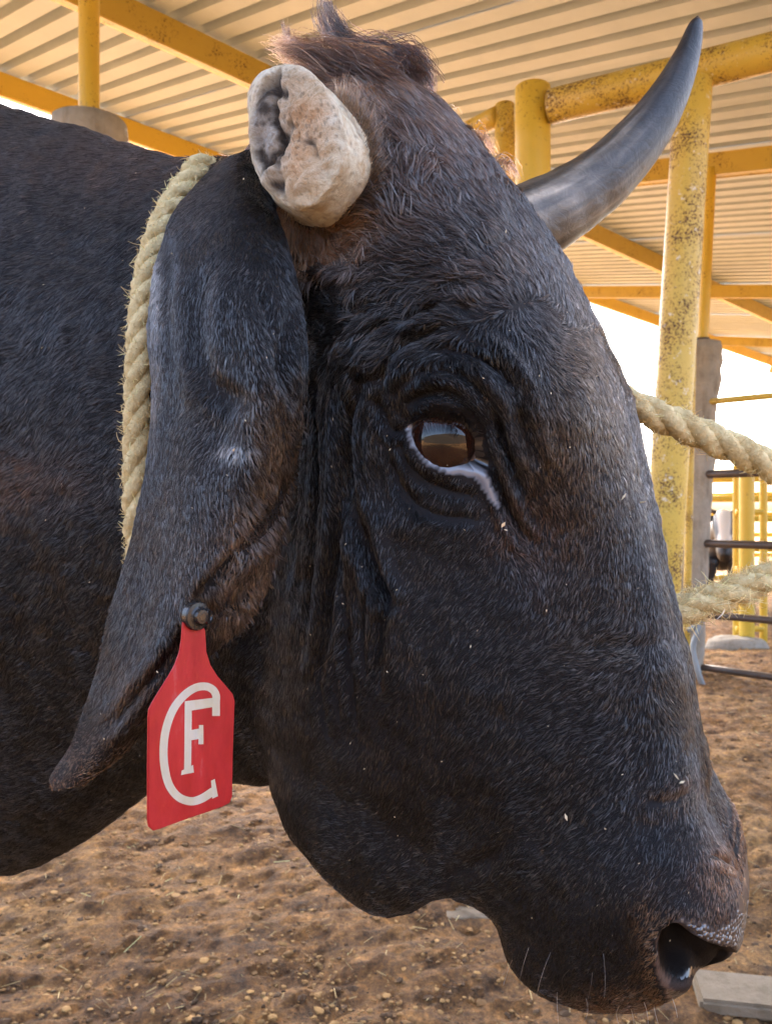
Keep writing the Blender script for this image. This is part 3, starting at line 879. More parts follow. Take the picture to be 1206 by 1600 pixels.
# nostril
NOS_POLY = poly_smooth([(1031, 1470), (1040, 1450), (1060, 1443), (1083, 1462), (1104, 1474), (1134, 1484), (1140, 1495), (1118, 1512), (1096, 1530), (1066, 1540), (1040, 1530), (1031, 1505)])
sdN = sdist(u, v, NOS_POLY)
bs = (V - CAM) @ LV - K
sdN0 = sdN.copy()
nk = (sdN < 0) & (np.abs(bs) > .02)
depth = np.interp(-sdN[nk], [0, 4, 12, 34], [0, .005, .020, .034])
indir = LV * 1.0 - FV * .55 + ZV * .25; indir /= np.linalg.norm(indir)
sg = np.sign(bs[nk])[:, None]
V[nk] += depth[:, None] * np.where(sg < 0, indir, indir - 2 * (indir @ LV) * LV)
rim = (sdN >= 0) & (sdN < 40) & (np.abs(bs) > .02)
Nn = normals(V, F)
V[rim] += Nn[rim] * (np.interp(sdN[rim], [0, 10, 40], [.0035, .003, 0]) * np.interp(v[rim], [1440, 1470, 1520], [1, 1, .5]))[:, None]
V = smooth_local(V, E, 10, ((sdN < 6) & (np.abs(bs) > .015)).astype(float) * .8)
wE = ((sdE > -12) & (sdE < 40)).astype(float) * .5
V = smooth_local(V, E, 2, wE)
Nn = normals(V, F)

# ears (near, and its twin on the far side)
EAR = [  # left edge pixel, right edge pixel, lateral offsets across, thickness
 ((345, 250), (392, 235), (-.09, -.105, -.11, -.11, -.10), .030),
 ((306, 290), (405, 290), (-.118, -.135, -.142, -.142, -.128), .036),
 ((266, 345), (420, 345), (-.140, -.158, -.165, -.162, -.146), .036),
 ((243, 430), (444, 428), (-.156, -.176, -.183, -.178, -.158), .030),
 ((236, 540), (462, 538), (-.166, -.186, -.190, -.188, -.164), .024),
 ((239, 650), (462, 640), (-.172, -.190, -.188, -.190, -.166), .018),
 ((226, 755), (444, 745), (-.176, -.194, -.198, -.192, -.166), .015),
 ((205, 855), (428, 835), (-.180, -.196, -.203, -.192, -.160), .013),
 ((181, 940), (410, 905), (-.184, -.198, -.206, -.188, -.162), .011),
 ((164, 1005), (376, 965), (-.188, -.200, -.208, -.190, -.172), .010),
 ((151, 1058), (322, 1022), (-.192, -.203, -.210, -.200, -.184), .009),
 ((135, 1108), (275, 1072), (-.196, -.206, -.211, -.206, -.192), .009),
 ((112, 1160), (235, 1128), (-.199, -.208, -.211, -.208, -.197), .009),
 ((90, 1198), (190, 1176), (-.202, -.209, -.211, -.209, -.202), .009),
 ((80, 1219), (160, 1204), (-.204, -.209, -.210, -.209, -.204), .008),
 ((84, 1234), (130, 1228), (-.206, -.208, -.209, -.208, -.206), .006),
]
rowsE = []
for (L, Rr, bs5, th) in EAR:
    fr = [0, .25, .5, .75, 1]
    outer = [hp(L[0] + f_ * (Rr[0] - L[0]), L[1] + f_ * (Rr[1] - L[1]), b_) for f_, b_ in zip(fr, bs5)]
    inner = [p + LV * th * s for p, s in zip(outer, (.45, .9, 1.0, .9, .45))]
    rowsE.append(outer + inner[::-1])
Ge = np.array(rowsE)
Ge = cr(Ge, 12); Ge = np.swapaxes(cr(np.swapaxes(Ge, 0, 1), 12, True), 0, 1)
ear_ncol = Ge.shape[1]
Ve0, Fe0 = loft(Ge)
Fe = np.array([f + [f[-1]] if len(f) == 3 else f for f in Fe0])
Fe_q = Fe[Fe[:, 2] != Fe[:, 3]]
Ne = normals(Ve0, Fe_q)
cent = Ge.mean(1).repeat(ear_ncol, 0)
if ((Ve0[:len(cent)] - cent) * Ne[:len(cent)]).sum() < 0:
    Fe0 = [f[::-1] for f in Fe0]; Fe_q = Fe_q[:, ::-1].copy(); Ne = -Ne
ue, ve = proj(Ve0)
EFOLDS = [([(448, 745), (425, 800), (385, 850), (340, 900), (312, 940)], 10, 4.0), ([(450, 470), (440, 560), (455, 640)], 9, 3.5),
          ([(400, 440), (425, 520), (440, 610)], 12, 3.0), ([(330, 400), (310, 500), (330, 590), (400, 640)], 16, 3.0),
          ([(265, 360), (262, 480), (272, 600)], 12, 2.5), ([(160, 1150), (210, 1090), (255, 1040), (290, 980)], 10, 2.0)]
de = np.zeros(len(Ve0))
for path, w, mm in EFOLDS:
    d, tt = seg_dist(ue, ve, cr(np.array(path, float), 5))
    de += -1.2 * mm * .001 * np.clip(np.minimum(tt, 1 - tt) * 6, 0, 1) * (np.exp(-(d / w) ** 2) - .5 * np.exp(-((d - 1.9 * w) / w) ** 2))
Ve = Ve0 + Ne * (de * ((Ne @ LV) < 0))[:, None]
Ve += Ne * (noise3(Ve, 9, 70) * .0006)[:, None]
Ne = normals(Ve, Fe_q)

# rear body with legs: coarse, behind the picture's edge
Gb = np.array([np.array(NR[-1]) * .5 + np.array(BR[0]) * .5] + BR); Gb = cr(Gb, 6)
cen = Gb.mean(1, keepdims=True); Gb = cen + (Gb - cen) * np.linspace(.985, 1, len(Gb))[:, None, None].clip(0, 1)
Gb = np.swapaxes(cr(np.swapaxes(Gb, 0, 1), 4, True), 0, 1)
shells = [loft(Gb)]
def leg(a, b, fore):
    s = -1 if b < 0 else 1
    if fore:
        P = [(a, b * .8, -.30), (a + .03, b, -.52), (a + .02, b, -.80), (a + .025, b, -.95), (a + .01, b, -1.18), (a + .04, b, -1.28), (a + .055, b, -1.349)]
        rr = [.14, .105, .062, .058, .042, .052, .062]
    else:
        P = [(a, b * .7, -.20), (a + .10, b, -.48), (a - .04, b, -.78), (a - .09, b, -.92), (a - .03, b, -1.18), (a + .01, b, -1.28), (a + .03, b, -1.349)]
        rr = [.20, .14, .075, .06, .042, .052, .062]
    G_, *_ = tube_grid(cr(np.array([loc3(*p) for p in P]), 6), cr(np.array(rr)[:, None], 6)[:, 0], 16)
    return loft(G_)
for a_, b_, f_ in ((-1.24, -.17, 1), (-1.20, .17, 1), (-2.08, -.18, 0), (-1.98, .18, 0)): shells.append(leg(a_, b_, f_))
tp = [(-2.36, 0, .22), (-2.46, 0, .12), (-2.48, .01, -.2), (-2.47, .02, -.55), (-2.46, .02, -.68), (-2.46, .02, -.85)]
Gt, *_ = tube_grid(cr(np.array([loc3(*p) for p in tp]), 6), cr(np.array([.04, .03, .018, .016, .04, .008])[:, None], 6)[:, 0], 12)
shells.append(loft(Gt))
Vb, Fb = remesh(shells, .013)
Vb = smooth(Vb, edges_of(Fb), 5)
Nb = normals(Vb, Fb)
if ((Vb - Vb.mean(0)) * Nb).sum() < 0: Fb = Fb[:, ::-1]

# one body mesh: head, neck, ears, trunk and legs
Vem = mirror(Ve); Fem = Fe_q[:, ::-1]
n0, n1 = len(V), len(V) + len(Ve)
n2 = n1 + len(Vem)
allV = np.concatenate([V, Ve, Vem, Vb])
allF = np.concatenate([F, Fe_q + n0, Fem + n1, Fb + n2])
body = mesh_np('body', allV, allF, M_SKIN)
adopt(bull, body)
# hide colour: black skin, bare eyelid rim painted pale like reflected sky, bare muzzle
C = np.tile(np.array([.010, .009, .010]), (len(allV), 1))
u, v = near_uv(V)
sdE = sdist(u, v, EYE_POLY); sdN = sdN0
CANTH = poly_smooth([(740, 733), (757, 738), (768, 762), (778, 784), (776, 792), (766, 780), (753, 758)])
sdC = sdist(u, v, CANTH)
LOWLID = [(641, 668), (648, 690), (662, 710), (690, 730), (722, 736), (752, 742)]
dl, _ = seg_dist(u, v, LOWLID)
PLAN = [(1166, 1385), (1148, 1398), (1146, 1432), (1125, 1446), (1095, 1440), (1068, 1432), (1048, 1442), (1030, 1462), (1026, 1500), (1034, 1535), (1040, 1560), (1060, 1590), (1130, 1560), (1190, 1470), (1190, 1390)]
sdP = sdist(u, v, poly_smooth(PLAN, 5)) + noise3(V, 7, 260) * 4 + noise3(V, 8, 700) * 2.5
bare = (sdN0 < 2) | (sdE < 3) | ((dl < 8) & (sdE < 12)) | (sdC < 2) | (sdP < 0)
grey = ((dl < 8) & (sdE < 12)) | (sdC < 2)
C[:n0][grey] = (.16, .175, .205)  # sky sheen put into the colour of the dark wet lid and tear corner
C[:n0][sdP < 0] = (.030, .022, .020)
edgeP = (sdP < 0) & (sdP > -14)
C[:n0][edgeP] = (.10, .065, .05)
C[:n0][(sdN < -2)] = (.004, .003, .003)  # nostril hollow painted near black to deepen its shade
topn = (sdP < 0) & (sdN > 0) & (v < 1480) & (u > 1050)
C[:n0][topn & (sdN0 > 2)] = (.060, .052, .052)
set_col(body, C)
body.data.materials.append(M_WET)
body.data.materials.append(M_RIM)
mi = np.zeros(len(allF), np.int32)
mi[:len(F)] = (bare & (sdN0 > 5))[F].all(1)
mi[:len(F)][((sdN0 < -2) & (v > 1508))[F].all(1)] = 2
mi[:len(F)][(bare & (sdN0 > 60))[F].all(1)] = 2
body.data.polygons.foreach_set('material_index', mi)

# ---------------- eyes
def eyeball(Cn, axis):
    nu, nv = 48, 36
    axis = axis / np.linalg.norm(axis)
    hx = np.cross(axis, ZV); hx /= np.linalg.norm(hx); hz = np.cross(hx, axis)
    th = np.linspace(.03, math.pi - .03, nv)[:, None]; ph = np.linspace(0, 2 * math.pi, nu, endpoint=False)[None, :]
    rr = EYE_R * (1 + .04 * np.exp(-(th / .7) ** 2)) + 0 * ph
    Gs = Cn + rr[..., None] * (np.cos(th)[..., None] * axis + (np.sin(th) * np.cos(ph))[..., None] * hx + (np.sin(th) * np.sin(ph))[..., None] * hz)
    Vv, Ff = loft(Gs)
    x = (Vv - Cn) @ hx / EYE_R; z = (Vv - Cn) @ hz / EYE_R; y = (Vv - Cn) @ axis / EYE_R
    Cc = np.tile([.020, .0075, .0045], (len(Vv), 1))
    rad = np.hypot(x, z)
    Cc[np.hypot(x / .50, z / .27) < 1] = (.003, .003, .004)
    Cc[rad > .70] = (.02, .011, .009)
    Cc[rad > .80] = (.18, .15, .15)
    Cc[y < 0] = (.18, .15, .15)
    o = mesh_np('eye', Vv, Ff, M_EYE); set_col(o, Cc)
    return adopt(bull, o)
M_EYE = attr_mat('eye_wet', .3, coat=1.0, spec=.0)
MATS['eye_wet'].node_tree.nodes['Principled BSDF'].inputs['Coat Roughness'].default_value = .015
MATS['eye_wet'].node_tree.nodes['Principled BSDF'].inputs['Coat IOR'].default_value = 1.52
eye_axis = -LV * 1.0 + FV * .28 + ZV * .02
eyeball(EYE_C, eye_axis)
eyeball(mirror(EYE_C), LV * 1.0 + FV * .28 + ZV * .02)

# ---------------- horns
def horn(path, rad, name='horn'):
    P = cr(np.array(path), 12); rr = cr(np.array(rad)[:, None], 12)[:, 0]
    k = np.linspace(0, 1, len(P))
    rr = rr * (1 + .012 * np.sin(k * 60) * np.clip(1 - k * 1.6, 0, 1))
    G_, *_ = tube_grid(P, rr, 96)
    Vv, Ff = loft(G_)
    o = mesh_np(name, Vv, Ff, M_HORN)
    t = np.concatenate([np.repeat(k, 96), [0, 1]])
    aa = np.concatenate([np.tile(np.linspace(0, 6.2832, 96, endpoint=False), len(P)), [0, 0]])
    S3 = np.stack([np.cos(aa), np.sin(aa), t * .9], 1)
    t = np.clip(t + noise3(Vv, 21, 60) * .05, 0, 1)
    cols = np.stack([np.interp(t, [0, .12, .35, .52, .62, .9, 1], c) for c in
                     ([.22, .23, .15, .06, .022, .014, .014], [.185, .195, .13, .054, .021, .014, .014], [.14, .15, .105, .05, .021, .015, .015])], 1)
    cols = .46 * cols * np.exp(.6 * noise3(S3, 22, 7, 14) + .35 * noise3(S3, 23, 22, 16))[:, None]
    set_col(o, np.clip(cols, .006, .6))
    return adopt(bull, o)
HP = [(770, 375, .095), (850, 338, .135), (900, 308, .160), (950, 270, .182), (1008, 206, .208), (1048, 142, .224), (1074, 82, .234), (1086, 40, .238), (1089, 26, .239)]
horn([hp(*p) for p in HP], [.038, .0345, .0315, .0285, .0238, .018, .0118, .0068, .0012])

def stump():
    ns = 140
    an = np.linspace(0, 2 * math.pi, ns, endpoint=False)
    def ringpx(cu, cv, ru, rv, b, rot, sq=0.0, wob=0.0):
        c, s = math.cos(rot), math.sin(rot)
        k = 1 + wob * np.sin(3 * an + 1.1) + wob * .6 * np.sin(5 * an + .3)
        x = ru * np.cos(an) * k; y = rv * np.sin(an) * k
        return np.array([hp(cu + x_ * c - y_ * s, cv + x_ * s + y_ * c, b - .00013 * (x_ * 0.6)) for x_, y_ in zip(x, y)])
    rot = R(-12)
    RG = [ringpx(501, 260, 82, 110, -.088, rot), ringpx(496, 252, 81, 112, -.108, rot, wob=.03), ringpx(484, 238, 79, 113, -.126, rot, wob=.03),
          ringpx(470, 222, 78, 116, -.143, rot, wob=.035), ringpx(463, 214, 77, 115, -.154, rot, wob=.035), ringpx(461, 211, 74, 111, -.158, rot, wob=.035),
          ringpx(460, 210, 69, 105, -.159, rot, wob=.035)]
    for k in np.linspace(.96, .03, 44):
        RG.append(ringpx(460, 210, 69 * k, 105 * k, -.159, rot, wob=.035 * k))
    Gs = np.array(RG)
    Gs = np.concatenate([cr(Gs[:7], 4), Gs[7:]])
    Vv, Ff = loft(Gs)
    uu, vv = proj(Vv)
    fd = np.clip((1 - np.hypot((uu - 460) / 74, (vv - 208) / 112)) * 6, 0, 1)
    lat = (Vv - CAM) @ LV - K
    fd = fd * (lat < -.150)
    h = np.zeros(len(Vv)); dirt = np.zeros(len(Vv))
    u0_, v0_ = uu, vv
    uu = uu + noise3(Vv, 41, 110) * 5 + noise3(Vv, 42, 330) * 2.5; vv = vv + noise3(Vv, 43, 110) * 6 + noise3(Vv, 44, 330) * 2.5
    for (x, y, a, b_, ro, mm) in [(482, 172, 30, 30, -10, 6), (468, 262, 22, 36, 14, 7), (412, 286, 20, 22, 0, 5), (430, 118, 26, 14, 0, 2), (430, 185, 4, 50, -8, -7), (424, 245, 4, 22, 20, -5), (472, 150, 4, 4, 0, -4), (438, 148, 12, 5, 40, -5),
                                  (404, 205, 17, 55, 0, -2), (447, 212, 7, 14, 20, -4), (472, 214, 18, 3, 28, -2), (500, 240, 3, 18, -20, -2), (438, 300, 9, 22, 24, -5), (412, 250, 20, 6, 20, -4), (415, 130, 8, 18, 20, -4), (505, 300, 20, 16, 0, 3)]:
        c, s = math.cos(R(ro)), math.sin(R(ro))
        g = np.exp(-.5 * (((uu - x) * c + (vv - y) * s) / a) ** 2 - .5 * ((-(uu - x) * s + (vv - y) * c) / b_) ** 2)
        h += mm * .001 * g
        if mm < 0: dirt += g * min(1, -mm / 4.5)
    h += noise3(Vv, 31, 160) * .0014 + noise3(Vv, 32, 420) * .0009 + noise3(Vv, 37, 1100, 20) * .0005
    Vv = Vv + normals(Vv, np.array([f for f in Ff if len(f) == 4]))* ((noise3(Vv, 38, 120) * .0009 + noise3(Vv, 39, 420, 16) * .0005) * (1 - fd))[:, None]
    ax = -LV * .86 - FV * .3 + ZV * .25; ax /= np.linalg.norm(ax)
    Vv = Vv + ax * (h * fd)[:, None]
    side = (1 - fd)
    Vv = Vv + ax * 0
    o = mesh_np('horn', Vv, Ff, M_HORNCUT)
    o['label'] = 'sawn-off cream horn stump with pitted cut face'
    nA = noise3(Vv, 33, 60); nB = noise3(Vv, 34, 240)
    cream = np.array([.84, .78, .61]) + nA[:, None] * np.array([.05, .06, .07])
    tan = np.array([.66, .40, .20])
    gsp = np.clip((nB * .8 + noise3(Vv, 35, 600, 16) * .6 - .35) * 2, 0, 1)[:, None]
    grey = np.array([.46, .45, .42]) * (1 - .75 * gsp) + np.array([.06, .045, .03]) * .75 * gsp; brown = np.array([.035, .022, .012])
    lump = np.clip(np.exp(-.5 * ((uu - 480) / 36) ** 2 - .5 * ((vv - 175) / 34) ** 2) + np.exp(-.5 * ((uu - 470) / 24) ** 2 - .5 * ((vv - 255) / 34) ** 2), 0, 1)
    col = cream * (1 - .75 * lump[:, None] * fd[:, None]) + tan * (.75 * lump * fd)[:, None]
    gl = np.clip(np.exp(-.5 * ((uu - 405) / 26) ** 2 - .5 * ((vv - 205) / 70) ** 2) * 1.2 + nB * .12, 0, 1) * fd
    col = col * (1 - gl[:, None]) + grey * gl[:, None]
    dk = np.clip((dirt - .30 + nB * .30 + nA * .15) * 2.0, 0, 1) * fd
    col = col * (1 - dk[:, None]) + brown * dk[:, None]
    sp = np.clip((noise3(Vv, 36, 1500, 24) + .4 * nA - .75) * 2.5, 0, 1) * .5
    col = col * (1 - sp[:, None]) + np.array([.14, .10, .06]) * sp[:, None]
    bs_ = np.clip((lat + .118) / .03, 0, 1)
    col = col * (1 - .6 * bs_[:, None]) + np.array([.34, .24, .13]) * (.6 * bs_[:, None])
    set_col(o, np.clip(col, .005, .85))
    return adopt(bull, o)
horn_stump = stump()

#HAIR
# ------------------------------------------------------------------ the coat
# flow of the hair: (pixel u, v, direction u, v, length mm, lift, curl)
FLOW = [(905, 545, .9, .15, 7, .3, .1), (850, 515, .6, .6, 9, .3, .2), (930, 560, .8, .5, 7, .3, .1), (560, 200, -.5, -.85, 30, .35, .3), (540, 130, -.9, -.35, 36, .4, .35), (650, 200, -.5, -.85, 28, .35, .3), (745, 300, -.5, -.8, 16, .35, .3),
 (600, 300, -.55, -.7, 24, .35, .4), (450, 345, .5, .8, 22, .3, .3), (520, 355, .75, .5, 20, .35, .5), (490, 420, -.8, .45, 20, .4, .7), (600, 420, -.95, .2, 20, .4, .7), (700, 400, -.9, -.25, 18, .4, .6),
 (800, 420, -.7, -.65, 12, .35, .4), (860, 400, -.4, -.9, 12, .35, .3), (895, 490, -.2, -.95, 9, .35, .2), (560, 500, -.85, .45, 17, .4, .7), (650, 500, -.8, .4, 15, .4, .6), (720, 480, -.8, -.1, 13, .4, .5), (500, 540, -.6, .7, 15, .35, .6),
 (750, 540, .5, .8, 9, .35, .2), (830, 600, .5, .85, 8, .3, .2), (935, 620, .35, .93, 8, .3, .1), (960, 720, .2, .97, 7, .3, .1), (1000, 850, 0, 1, 7, .3, .1), (690, 630, .6, .35, 4, .3, .1), (740, 660, .5, .8, 4, .3, .1),
 (600, 640, -.2, 1, 7, .3, .2), (520, 700, 0, 1, 8, .25, .1), (470, 850, 0, 1, 8, .25, .1), (560, 900, .1, 1, 7, .25, .1), (640, 720, -.4, .6, 6, .3, .1), (690, 770, -.3, .7, 6, .3, .1), (650, 820, -.7, .65, 6, .28, .1), (860, 760, .3, .9, 7, .35, .2), (820, 840, .2, .9, 7, .4, .3),
 (720, 900, -.7, .7, 6, .3, .1), (800, 950, -.7, .65, 6.5, .32, .15), (890, 930, -.6, .8, 7, .35, .2), (950, 900, -.3, .95, 7, .35, .2), (1015, 950, .1, 1, 7, .3, .15), (970, 1005, -.95, .25, 8, .4, .3), (900, 1010, -.9, .45, 8, .38, .2),
 (1000, 1100, -.35, .95, 8, .35, .2), (1055, 1100, .1, 1, 7, .3, .1), (850, 1100, -.75, .65, 7, .33, .15), (760, 1150, -.7, .7, 7, .3, .1), (620, 1150, -.5, .85, 6.5, .25, .1), (950, 1170, -.8, .55, 8, .36, .2), (1040, 1215, -.7, .6, 7, .36, .2),
 (900, 1250, -.6, .8, 8, .35, .15), (1000, 1300, -.4, .9, 7, .33, .1), (850, 1350, -.7, .7, 7, .3, .1), (1085, 1320, -.3, .9, 5, .3, .1), (1000, 1400, -.5, .8, 5.5, .3, .1), (900, 1480, -.5, .8, 5.5, .28, .1), (1100, 1400, -.4, .8, 4, .3, .1),
 (960, 1540, -.4, .85, 5, .35, .1), (1015, 1480, -.6, .6, 4, .4, .1), (490, 1150, -.4, .9, 7, .2, .1), (560, 1330, -.7, .7, 7, .2, .1), (700, 1380, -.8, .5, 7, .2, .1), (800, 1480, -.6, .8, 6, .2, .1),
 (100, 230, -.95, .2, 11, .2, .1), (250, 300, -.8, .5, 11, .2, .1), (100, 400, -.9, .4, 10, .2, .1), (100, 650, -.8, .6, 10, .2, .1), (80, 900, -.6, .8, 10, .2, .1), (60, 1200, -.8, .5, 10, .2, .1), (300, 1150, -.5, .85, 9, .2, .1), (420, 600, -.1, 1, 9, .2, .1)]
EFLOW = [(380, 280, -.2, .9, 9, .25, .2), (300, 330, -.5, .85, 9, .25, .2), (400, 400, .3, .95, 10, .25, .3), (270, 450, -.2, 1, 9, .22, .1), (350, 480, .25, .95, 9, .25, .2), (440, 500, .4, .9, 10, .3, .3), (330, 600, -.3, .9, 10, .28, .3), (420, 600, .3, .9, 11, .3, .3),
 (445, 680, .4, .9, 11, .35, .3), (435, 770, .6, .8, 17, .5, .3), (420, 850, .55, .85, 16, .5, .3), (395, 930, .5, .85, 14, .5, .3), (330, 720, -.2, 1, 8, .22, .1), (240, 700, -.1, 1, 8, .2, .1), (300, 850, -.35, .95, 8, .22, .1), (220, 900, -.3, .95, 8, .2, .1), (370, 880, -.3, .9, 11, .35, .3),
 (230, 1020, -.35, .9, 10, .25, .2), (310, 990, -.4, .9, 12, .35, .3), (170, 1050, -.35, .9, 9, .22, .1), (200, 1120, -.5, .8, 10, .3, .2), (120, 1180, -.7, .6, 5, .2, .2), (100, 1215, -.7, .5, 4, .2, .1), (160, 1200, -.7, .4, 6, .25, .3)]
# coat colour patches: (u, v, su, sv, colour, weight)
TINT = [(570, 130, 95, 75, (.11, .068, .045), .85), (545, 215, 40, 85, (.17, .12, .085), .75), (470, 362, 56, 26, (.36, .19, .10), .85), (396, 280, 12, 50, (.34, .17, .09), .85), (600, 340, 70, 50, (.05, .034, .026), .5),
 (700, 260, 70, 50, (.05, .030, .022), .6), (895, 730, 45, 120, (.075, .055, .034), .6), (850, 840, 40, 45, (.06, .030, .018), .6), (930, 600, 30, 90, (.04, .030, .020), .5), (790, 820, 26, 26, (.06, .032, .02), .5), (780, 430, 60, 40, (.035, .026, .022), .4),
 (1125, 1375, 26, 36, (.10, .050, .028), .8), (1018, 1490, 16, 55, (.26, .16, .085), .7), (1060, 1432, 34, 9, (.24, .15, .09), .6), (990, 1565, 55, 20, (.16, .090, .045), .6), (1045, 1240, 34, 22, (.06, .042, .028), .5), (930, 1010, 50, 40, (.035, .030, .024), .5), (30, 750, 60, 30, (.10, .055, .034), .5), (200, 260, 120, 30, (.04, .03, .026), .5)]
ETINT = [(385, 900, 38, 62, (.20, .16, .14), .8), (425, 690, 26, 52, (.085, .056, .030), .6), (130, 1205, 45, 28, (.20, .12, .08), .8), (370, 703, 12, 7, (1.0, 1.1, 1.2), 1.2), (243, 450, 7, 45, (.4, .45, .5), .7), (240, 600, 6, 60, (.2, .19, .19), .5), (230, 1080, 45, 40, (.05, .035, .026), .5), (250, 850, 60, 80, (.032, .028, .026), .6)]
def flow_grid(ctrl):
    gu = np.arange(-320, 1330, 5.0); gv = np.arange(-120, 1700, 5.0)
    U, Vv = np.meshgrid(gu, gv)
    A = np.array(ctrl, float)
    w = 1 / ((U[..., None] - A[:, 0]) ** 2 + (Vv[..., None] - A[:, 1]) ** 2 + 350) ** 1.6
    w /= w.sum(-1, keepdims=True)
    return w @ A[:, 2:]
def lookup(g, u, v):
    i = np.clip(((v + 120) / 5).round().astype(int), 0, g.shape[0] - 1); j = np.clip(((u + 320) / 5).round().astype(int), 0, g.shape[1] - 1)
    return g[i, j]
def cellrand(P, size, k):
    q = np.floor(P / size).astype(np.int64)
    h = (q[:, 0] * 73856093) ^ (q[:, 1] * 19349663) ^ (q[:, 2] * 83492791)
    return np.stack([np.sin((h % 100003) * (12.9898 + 3.1 * i)) * 43758.5453 % 1 for i in range(k)], 1) * 2 - 1
def grow(Vs, Fs, Ns, ctrl, tints, dens, far, dens_far, K_=4, guard=True):
    A = Vs[Fs]
    area = .5 * np.linalg.norm(np.cross(A[:, 2] - A[:, 0], A[:, 3] - A[:, 1]), axis=1)
    cf = A.mean(1)
    uu, vv = proj(cf)
    fn = Ns[Fs].mean(1)
    vis = ((fn * (CAM - cf)).sum(1) / np.linalg.norm(CAM - cf, axis=1) > -.15) & (uu > -60) & (uu < 1270) & (vv > -60) & (vv < 1660)
    d = np.where(vis, dens, dens_far)
    d = d * far(Fs)
    cnt = rng.poisson(area * d)
    fi = np.repeat(np.arange(len(Fs)), cnt)
    n = len(fi)
    s, t = rng.random(n)[:, None], rng.random(n)[:, None]
    Q = A[fi]
    P = (1 - s) * (1 - t) * Q[:, 0] + s * (1 - t) * Q[:, 1] + s * t * Q[:, 2] + (1 - s) * t * Q[:, 3]
    Mn = Ns[Fs][fi]
    nn = (1 - s) * (1 - t) * Mn[:, 0] + s * (1 - t) * Mn[:, 1] + s * t * Mn[:, 2] + (1 - s) * t * Mn[:, 3]
    nn /= np.maximum(np.linalg.norm(nn, axis=1), 1e-9)[:, None]
    isf = ((P - CAM) @ LV - K) > 0
    u, v = near_uv(P)
    fl = lookup(flow_grid(ctrl), u, v)
    cl = cellrand(P + noise3(P, 51, 90)[:, None] * .0015, .0045, 3)
    cl2 = cellrand(P + noise3(P, 52, 40)[:, None] * .004, .013, 3)
    ang = noise3(P, 61, 45) * .30 + noise3(P, 62, 130) * .24 + cl[:, 0] * .20 + rng.normal(0, .14, n) + cl2[:, 0] * .25 * (fl[:, 4] > .35)
    curl = fl[:, 4]
    ang = ang * (.75 + curl)
    dx = fl[:, 0] * np.cos(ang) - fl[:, 1] * np.sin(ang); dz = -(fl[:, 0] * np.sin(ang) + fl[:, 1] * np.cos(ang))
    D = np.stack([dx, np.zeros(n), dz], 1)
    D = np.where(isf[:, None], D - 2 * (D @ LV)[:, None] * LV, D)
    D -= (D * nn).sum(1)[:, None] * nn
    D /= np.maximum(np.linalg.norm(D, axis=1), 1e-6)[:, None]
    S = np.cross(nn, D)
    ln = fl[:, 2] * (.00055 if ctrl is EFLOW else .00076) * rng.uniform(.65, 1.25, n) * (1 + .18 * cl[:, 1])
    if guard: ln = ln * 1.12
    lift = np.clip(fl[:, 3] * (.9 if guard else .6) * (1 + .45 * cl[:, 2] + rng.normal(0, .25, n)), .05, 1.0)
    tk = np.linspace(0, 1, K_)
    ph = cl2[:, 1] * 3 + cl[:, 1] * 1.0
    pts = np.empty((n, K_, 3))
    for i, x in enumerate(tk):
        h = lift * (x - .75 * x * x)
        w = curl * .22 * (np.sin(ph + x * 4.2) - np.sin(ph)) * x
        pts[:, i] = P + nn * (ln * h + .00035 * x - .0003)[:, None] + D * (ln * x)[:, None] + S * (ln * w)[:, None]
    base_c = np.array([.0042, .0039, .0042])
    col = np.tile(base_c, (n, 1))
    for (tu, tv, su, sv, c, w) in tints:
        g = w * np.exp(-.5 * ((u - tu) / su) ** 2 - .5 * ((v - tv) / sv) ** 2)
        g = np.clip(g * (1 + .5 * cl2[:, 2] + rng.normal(0, .25, n)), 0, 1)[:, None]
        col = col * (1 - g) + np.array(c) * np.array([.62, .50, .42]) * g
    col *= np.exp(rng.normal(0, .35, n))[:, None]
    bleach_glint = np.clip(.20 + .16 * noise3(P, 55, 22), .04, .4) * np.interp(v, [900, 1250, 1500], [1, .8, .5]) * np.interp(u, [350, 560, 760], [.45, .55, 1])  # share of bleached strands that also paint glints, fewer on jaw and neck
    br = (rng.random(n) < bleach_glint * (.55 if guard else .08))[:, None]
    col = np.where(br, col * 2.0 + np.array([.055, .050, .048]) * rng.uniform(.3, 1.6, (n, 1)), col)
    long = np.clip(fl[:, 2] / 8, .8, 1.6)
    rad = np.array([.00023, .00026, .00021, .00005])[None, :] * long[:, None] * np.where(vis[fi], 1, 1.7)[:, None]
    rad = rad * (.88 if guard else 1.2)
    return pts, rad, np.clip(col, .002, .8)
DENS = .85e6
u, v = near_uv(V)
stm = np.hypot((u - 490) / 84, (v - 240) / 114)
lat = (V - CAM) @ LV - K
hide_v = (~bare).astype(float)
hide_v *= np.where((stm < .98) & (lat < -.05), 0, 1)
hide_v *= np.where((sdN < 0), 0, 1)
aV = (V - CAM) @ FV
hide_v *= np.clip((aV + .82) / .05, 0, 1)
ear_keep = np.ones(len(Ve))
Nem = normals(Vem, Fem)
